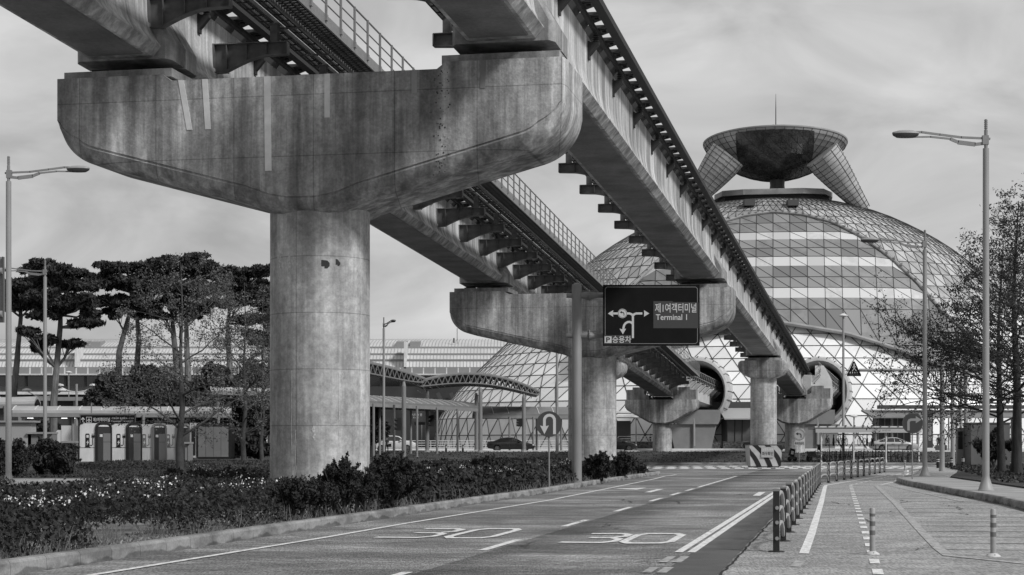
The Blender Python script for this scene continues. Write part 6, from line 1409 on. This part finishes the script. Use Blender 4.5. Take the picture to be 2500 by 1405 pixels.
for q_, (lb, u, vb, y, ru, vt, n) in enumerate((('dark evergreen above the covered walkway, behind the terminal board', 262, 1000, 140, 70, 892, 11000), ('tall dark evergreen between leaning pine and budding tree', 350, 1000, 143, 75, 872, 12000), ('dark evergreen right behind the budding tree stem', 430, 1010, 140, 65, 900, 10000), ('dark evergreen behind the wide booth', 520, 1090, 148, 70, 870, 12000), ('dark evergreen filling the gap before the near column', 610, 1100, 146, 75, 862, 13000), ('dark evergreen beside the left edge of the near column', 670, 1110, 144, 50, 900, 7000), ('dark shrubbery between the walkway posts left of the booths', 100, 1080, 150, 60, 1020, 6000), ('dark tree behind the walkway posts above the wide booth', 470, 1100, 150, 80, 985, 8000), ('low dark shrubs under the curved light canopy', 600, 1110, 128, 70, 1045, 9000), ('small dark tree right of the near column under the canopy', 905, 1040, 158, 42, 955, 5000))):
    evergreen(lb, u, vb, y, ru, vt, n, seed=20 + q_)
def grow(m, tips, p, d, L, r, lv_, rs, curve=0.0, nsub=6, grav=0.0):
    n_ = 5; q_ = p.copy(); pts_ = [q_.copy()]; dd = d.normalized()
    for k in range(n_):
        dd = (dd + Vector((rs.gauss(0, .13), rs.gauss(0, .13), rs.gauss(0, .1) + grav))).normalized(); q_ = q_ + dd * (L / n_); pts_.append(q_.copy())
    m.tube(pts_, [r * (1 - .75 * k / n_) for k in range(n_ + 1)], 5 if lv_ > 1 else 3, False)
    if lv_ == 0:
        tips.extend(pts_[1:]); return
    for k in range(nsub):
        t = (k + 1) / (nsub + .3); i = min(n_ - 1, int(t * n_)); a = pts_[i].lerp(pts_[i + 1], t * n_ - i); md = (pts_[i + 1] - pts_[i]).normalized()
        s = md.cross(Vector((rs.gauss(0, 1), rs.gauss(0, 1), rs.gauss(0, .8)))).normalized()
        grow(m, tips, a, md * .75 + s * rs.uniform(.6, 1.0), L * rs.uniform(.4, .62) * (1 - .3 * t), r * .42 * (1 - .4 * t), lv_ - 1, rs, curve, nsub, grav)
    if lv_ <= 1: tips.extend(pts_[2:])
def bare_tree(label, u, y, z, vt, nlimb, seed, lean=0, mat=MBUD, leafn=3, lsize=.07, r0=.2, fork=.35, group='budding trees', lv=2):
    x = (u - U0) / F * y; H_ = P(0, vt, y).z - z; rs = random.Random(seed); r_ = thing('budding_tree', label, 'tree', (x, y, z), group); m = MB(); tips = []
    tp = [Vector((x, y, z - .2)), Vector((x - .08, y, z + H_ * .12)), Vector((x + .1 + lean * .2, y, z + H_ * .3)), Vector((x - .05 + lean * .5, y + .2, z + H_ * .55)), Vector((x + .1 + lean * .8, y, z + H_ * .78)), Vector((x + lean, y, z + H_))]
    m.tube(tp, [r0 * 1.25, r0, r0 * .8, r0 * .5, r0 * .28, .015], 10)
    for k in range(nlimb):
        t = .24 + .7 * k / nlimb; f_ = t * 5; i = int(f_); a = tp[i].lerp(tp[min(5, i + 1)], f_ - i); th = k * 2.4 + rs.uniform(-.4, .4)
        d = Vector((math.cos(th), math.sin(th) * .8, rs.uniform(.35, .75))); grow(m, tips, a, d, H_ * (.46 - .26 * t), r0 * .42 * (1.1 - t * .7), lv, rs, nsub=6)
    m.build('trunk', MTWIG, r_, True); a_ = np.array([tuple(t) for t in tips]); a_ = np.repeat(a_, leafn, axis=0) + rg.normal(size=(len(a_) * leafn, 3)) * .11
    leaves('crown', mat, a_, lsize, r_, seed=seed, aspect=1.8)
bare_tree('budding tree with forked trunk in front of the charging booths', 441, 100, .22, 640, 17, 3, leafn=3)
bare_tree('budding tree behind the wide booth, left of the near column', 596, 118, .45, 690, 15, 5, leafn=4, r0=.16)
bare_tree('slender budding tree hugging the near column on its left', 640, 122, .45, 720, 12, 8, leafn=4, r0=.13)
# ---- spreading trees on the right lawn
def spread_tree(label, x, y, z, H_, seed, r0, reach, lo_=.2, bias=-.25, n1_=34, ext=0):
    rs = random.Random(seed); r_ = thing('conifer_tree', label, 'tree', (x, y, z), 'spreading trees on the right lawn'); m = MB(); tips = []
    tp = [Vector((x, y, z - .2)), Vector((x, y, z + .4)), Vector((x + rs.uniform(-.1, .1), y, z + H_ * .3)), Vector((x + rs.uniform(-.2, .2), y, z + H_ * .65)), Vector((x + .1, y, z + H_))]
    m.tube(tp, [r0 * 1.5, r0 * 1.1, r0 * .8, r0 * .4, .02], 10); tr = tp
    for k in range(n1_):
        t = lo_ + (.96 - lo_) * k / n1_; zz = z + H_ * t; a = Vector((x, y, zz)); th = k * 2.399 + rs.uniform(-.3, .3)
        d = Vector((math.cos(th) + bias, math.sin(th) * .75, .12 + .75 * t)); L_ = reach * (1 - .72 * ((t - lo_) / (1 - lo_)) ** 1.2) * rs.uniform(.75, 1.1)
        grow(m, tips, a, d, L_, r0 * .3 * (1.15 - t), 2, rs, nsub=6, grav=.015)
    for k in range(ext):
        zz = z + rs.uniform(3.0, 6.8); grow(m, tips, Vector((x, y, zz)), Vector((-1, rs.uniform(-.5, .4), rs.uniform(.02, .22))), rs.uniform(4.4, 6.6), r0 * .28, 2, rs, nsub=6, grav=.005)
    m.build('trunk', MBARKD, r_, True); a_ = np.array([tuple(t) for t in tips]); a_ = a_[rg.random(len(a_)) < np.interp(a_[:, 2], [3, 6, 13], [1.0, .8, .3])]; a_ = np.repeat(a_, 3, axis=0) + rg.normal(size=(len(a_) * 3, 3)) * np.array([.12, .12, .05])
    leaves('crown', MEVER, a_, .056, r_, seed=seed, aspect=2.4)
spread_tree('dark spreading tree, left of the two trunks on the right lawn', P(2445, 0, 88.5).x, 88.5, .24, 11.5, 31, .2, 5.4, .22, -.4, ext=11)
spread_tree('dark spreading tree, right of the two trunks on the right lawn', P(2482, 0, 84).x, 84, .24, 13.2, 37, .25, 4.4, .26)
spread_tree('dark tree reaching in from beyond the right edge', P(2590, 0, 78).x, 78, .24, 13, 41, .25, 4.8, .22, -.2)
# ---- hedges and bushes
def bush(label, u, v, y, ru, rv, n, size, seed, mat=MYEW, z=None, group='dark bushes', spiky=True):
    k = y / F; c = P(u, v, y); zb = (hz(c.x, y) + .12) if z is None else z; r_ = thing('bush', label, 'shrub', (c.x, y, zb), group); rs = random.Random(seed); m = MB()
    for q_ in range(14): m.tube([(c.x + rs.uniform(-.2, .2), y, zb), (c.x + rs.uniform(-.7, .7) * ru * k, y + rs.uniform(-.5, .5) * ru * k, c.z + rs.uniform(-.1, .8) * rv * k)], [.025, .008], 4)
    m.build('stems', MTWIG, r_); pts_ = []
    for q_ in range(60):
        th, ph = rs.uniform(0, 6.283), rs.uniform(-1.3, 1.4); rad = rs.uniform(.35, .95); o = Vector((ru * k * rad * math.cos(th) * math.cos(ph), ru * k * .8 * rad * math.sin(th) * math.cos(ph), rv * k * rad * math.sin(ph)))
        s_ = rs.uniform(.14, .24); pts_.append(clump(c + o, (ru * k * s_ * .8, ru * k * s_ * .8, ru * k * s_ * 1.1), n // 60, .1))
        if spiky and ph > -.1:
            e = c + o * rs.uniform(1.1, 1.5) + Vector((0, 0, rs.uniform(.0, .16))); k_ = n // 240
            tt = rg.random((k_, 1)); pts_.append(np.array(c + o * .8) * (1 - tt) + np.array(e) * tt + rg.normal(size=(k_, 3)) * np.array([.014, .014, .02]))
    a_ = np.concatenate(pts_); a_[:, 2] = np.maximum(a_[:, 2], zb); leaves('foliage', mat, a_, size, r_, seed=seed, aspect=2.6, up=.6)
bush('big rounded dark hedge bush beside the left lamp', 115, 1122, 86, 80, 44, 15000, .075, 1); bush('dark hedge bush cut by the left edge', 10, 1120, 84, 75, 46, 13000, .075, 2)
bush('spiky yew bush growing before the foot of the near column', 828, 1178, 37.5, 56, 50, 17000, .035, 3); bush('low dark sprigs in front of the near column base', 775, 1205, 36.8, 48, 26, 9000, .035, 13)
bush('loose dark shrub at the right foot of the near column', 885, 1196, 39, 46, 34, 10000, .035, 14)
bush('low yew at the left foot of the near column', 718, 1206, 36, 60, 26, 9000, .035, 4)
bush('dark yew mass right of the near column', 950, 1165, 42, 85, 46, 19000, .04, 5); bush('yew before the left side of the second pier', 1462, 1137, 74, 38, 28, 8000, .06, 6)
bush('yew at the bed tip right of the second pier', 1522, 1138, 82, 34, 26, 7000, .06, 7); bush('low shrub at the pointed tip of the flower bed', 1562, 1150, 90, 20, 10, 3000, .06, 8)
bush('round dark bush behind the two right tree trunks', 2425, 1092, 104, 50, 40, 9000, .09, 9, z=.24); bush('yew shrub between near column and U-turn sign', 1190, 1140, 60, 50, 20, 7000, .05, 10)
bush('clipped dark shrub before the budding tree trunk', 425, 1160, 92, 22, 14, 3000, .06, 12)
# ---- azalea hedge with flowers: countless plants, one mass
def bed_pts(n, y0, y1, d0, d1, pw=1.25):
    y = y0 * (y1 / y0) ** (rg.random(n) ** pw * 1.0); d = d0 + (d1 - d0) * rg.random(n); x = np.array([lk(a) for a in y]) - d; return x, y, d
from mathutils import noise as nz
def hh(x, y, d):
    n_ = nz.noise(Vector((x * .55, y * .4, 1))); n2 = nz.noise(Vector((x * 2.2, y * 1.6, 5))); s = min(1, max(0, (d - .5 - .35 * nz.noise(Vector((x * .8, y * .5, 9)))) / .75))
    if 26.3 < y < 29.6 and d < 1.75: s = 0
    return s ** .6 * (.72 + .26 * n_ + .2 * n2)
x, y, d = bed_pts(190000, 21, 96, .5, 7.5); H_ = np.array([hh(a, b, c) for a, b, c in zip(x, y, d)]); keep = (H_ > .08) & ((d < 6) | (y > 40)); 
z = .12 + H_ * (1 - .75 * rg.random(len(H_)) ** 1.7)
cen = np.stack([x, y, z], 1)[keep]; cen += rg.normal(size=cen.shape) * .02
sz = .055
near = cen[:, 1] < 45
tag(leaves('azalea_hedge', MLEAF, cen[near], .042, seed=5, up=.5, aspect=1.8), 'dense dark azalea hedge filling the bed along the left kerb, nearer half', 'hedge', kind='stuff')
tag(leaves('azalea_hedge', MLEAF, cen[~near], .085, seed=6, up=.5, aspect=1.8), 'dense dark azalea hedge in the far half of the bed near the second pier', 'hedge', kind='stuff')
# flower clusters set on the hedge top
fl = []; fs_ = random.Random(8)
cl_ = [(60, 1226), (40, 1222), (100, 1216), (120, 1228), (70, 1240), (140, 1232), (240, 1206), (262, 1212), (230, 1200), (170, 1222), (390, 1185), (400, 1192), (350, 1178), (330, 1172), (555, 1160), (610, 1175), (590, 1190), (500, 1150), (480, 1142), (640, 1182), (700, 1180), (1125, 1140), (1215, 1152), (1230, 1145), (1200, 1148), (1250, 1150), (1060, 1128), (1150, 1126), (1390, 1125), (1420, 1120), (1380, 1132), (1350, 1136)]
for u, v in cl_:
    for q_ in range(200):      # march to the hedge top
        yy = 22 + q_ * .4; p = P(u, v, yy); dd = lk(yy) - p.x
        if dd > .9 and .12 + hh(p.x, yy, dd) > p.z:
            for e in range(15): fl.append((p.x + fs_.gauss(0, .13), yy + fs_.gauss(0, .13) - .05, p.z + fs_.gauss(.03, .035)))
            break
for e in range(300):
    yy = 24 * (4 ** fs_.random()); dd = fs_.uniform(1.3, 6); xx = lk(yy) - dd; hh_ = hh(xx, yy, dd)
    if hh_ > .4:
        for k in range(fs_.randint(2, 6)): fl.append((xx + fs_.gauss(0, .05), yy + fs_.gauss(0, .05), .14 + hh_ + fs_.gauss(0, .02)))
tag(leaves('azalea_flowers', MFLOW, np.array(fl), .036, seed=9, up=.6, aspect=1.2), 'scattered clusters of white azalea flowers on the hedge', 'flowers', kind='stuff')
# dry grass and litter between kerb and hedge
x, y, d = bed_pts(3300, 21, 94, .3, 1.7, 1.1); m = MB(); rs = random.Random(4)
for a, b, c in zip(x, y, d):
    if nz.noise(Vector((a * .8, b * .5, 3))) < -.12 or (26.5 < b < 29.5 and c < 1.3 and rs.random() < .8): continue
    h_ = rs.uniform(.1, .42) * (1 if c > .5 else .6); q_ = Vector((a, b, .12)); t = q_ + Vector((rs.gauss(0, .09), rs.gauss(0, .06), h_)); w_ = .004 + b * .00008; s = Vector((w_, 0, 0))
    mid = q_.lerp(t, .5) + Vector((rs.gauss(0, .02), 0, .02)); m.add([q_ - s, q_ + s, mid + s * .8, mid - s * .8, t + s * .2, t - s * .2], [(0, 1, 2, 3), (3, 2, 4, 5)])
tag(m.build('dry_grass', MDRY), 'dry stems and weeds growing between kerb and azalea hedge', 'grass', kind='stuff')
x, y, d = bed_pts(9000, 21, 90, .28, 1.9, 1.1); cen = np.stack([x, y, np.full(len(x), .135)], 1); tag(leaves('leaf_litter', MDRY, cen, .04, seed=12, flat=.0, up=2.5, aspect=1.3), 'fallen dry leaves on the soil beside the kerb', 'leaf litter', kind='stuff')
# lawn tufts
n = 26000; yy = 66 + rg.random(n) * 60; xx = 17.5 + (yy - 60) * .2 + rg.random(n) * 14; cen = np.stack([xx, yy, np.full(n, .27)], 1)
tag(leaves('grass', MEVER, cen, .1, seed=14, up=.4, aspect=2.5), 'rough grass under the trees on the right lawn', 'grass', kind='stuff')
n = 8000; yy = 143.5 + rg.random(n) * 30; xx = -14 + rg.random(n) * 56; cen = np.stack([xx, yy, [hz(a, b) + .04 for a, b in zip(xx, yy)]], 1)
tag(leaves('grass', MEVER, cen, .07, seed=15, up=.15, aspect=2.5), 'rough grass bank in front of the far road', 'grass', kind='stuff')
n = 26000; yy = 82 + rg.random(n) * 36; xx = -27 + rg.random(n) * 19; cen = np.stack([xx, yy, [hz(a, b) + .15 for a, b in zip(xx, yy)]], 1)
tag(leaves('grass', MEVER, cen, .1, seed=16, up=.4, aspect=2.5), 'rough grass before the charging booths', 'grass', kind='stuff')
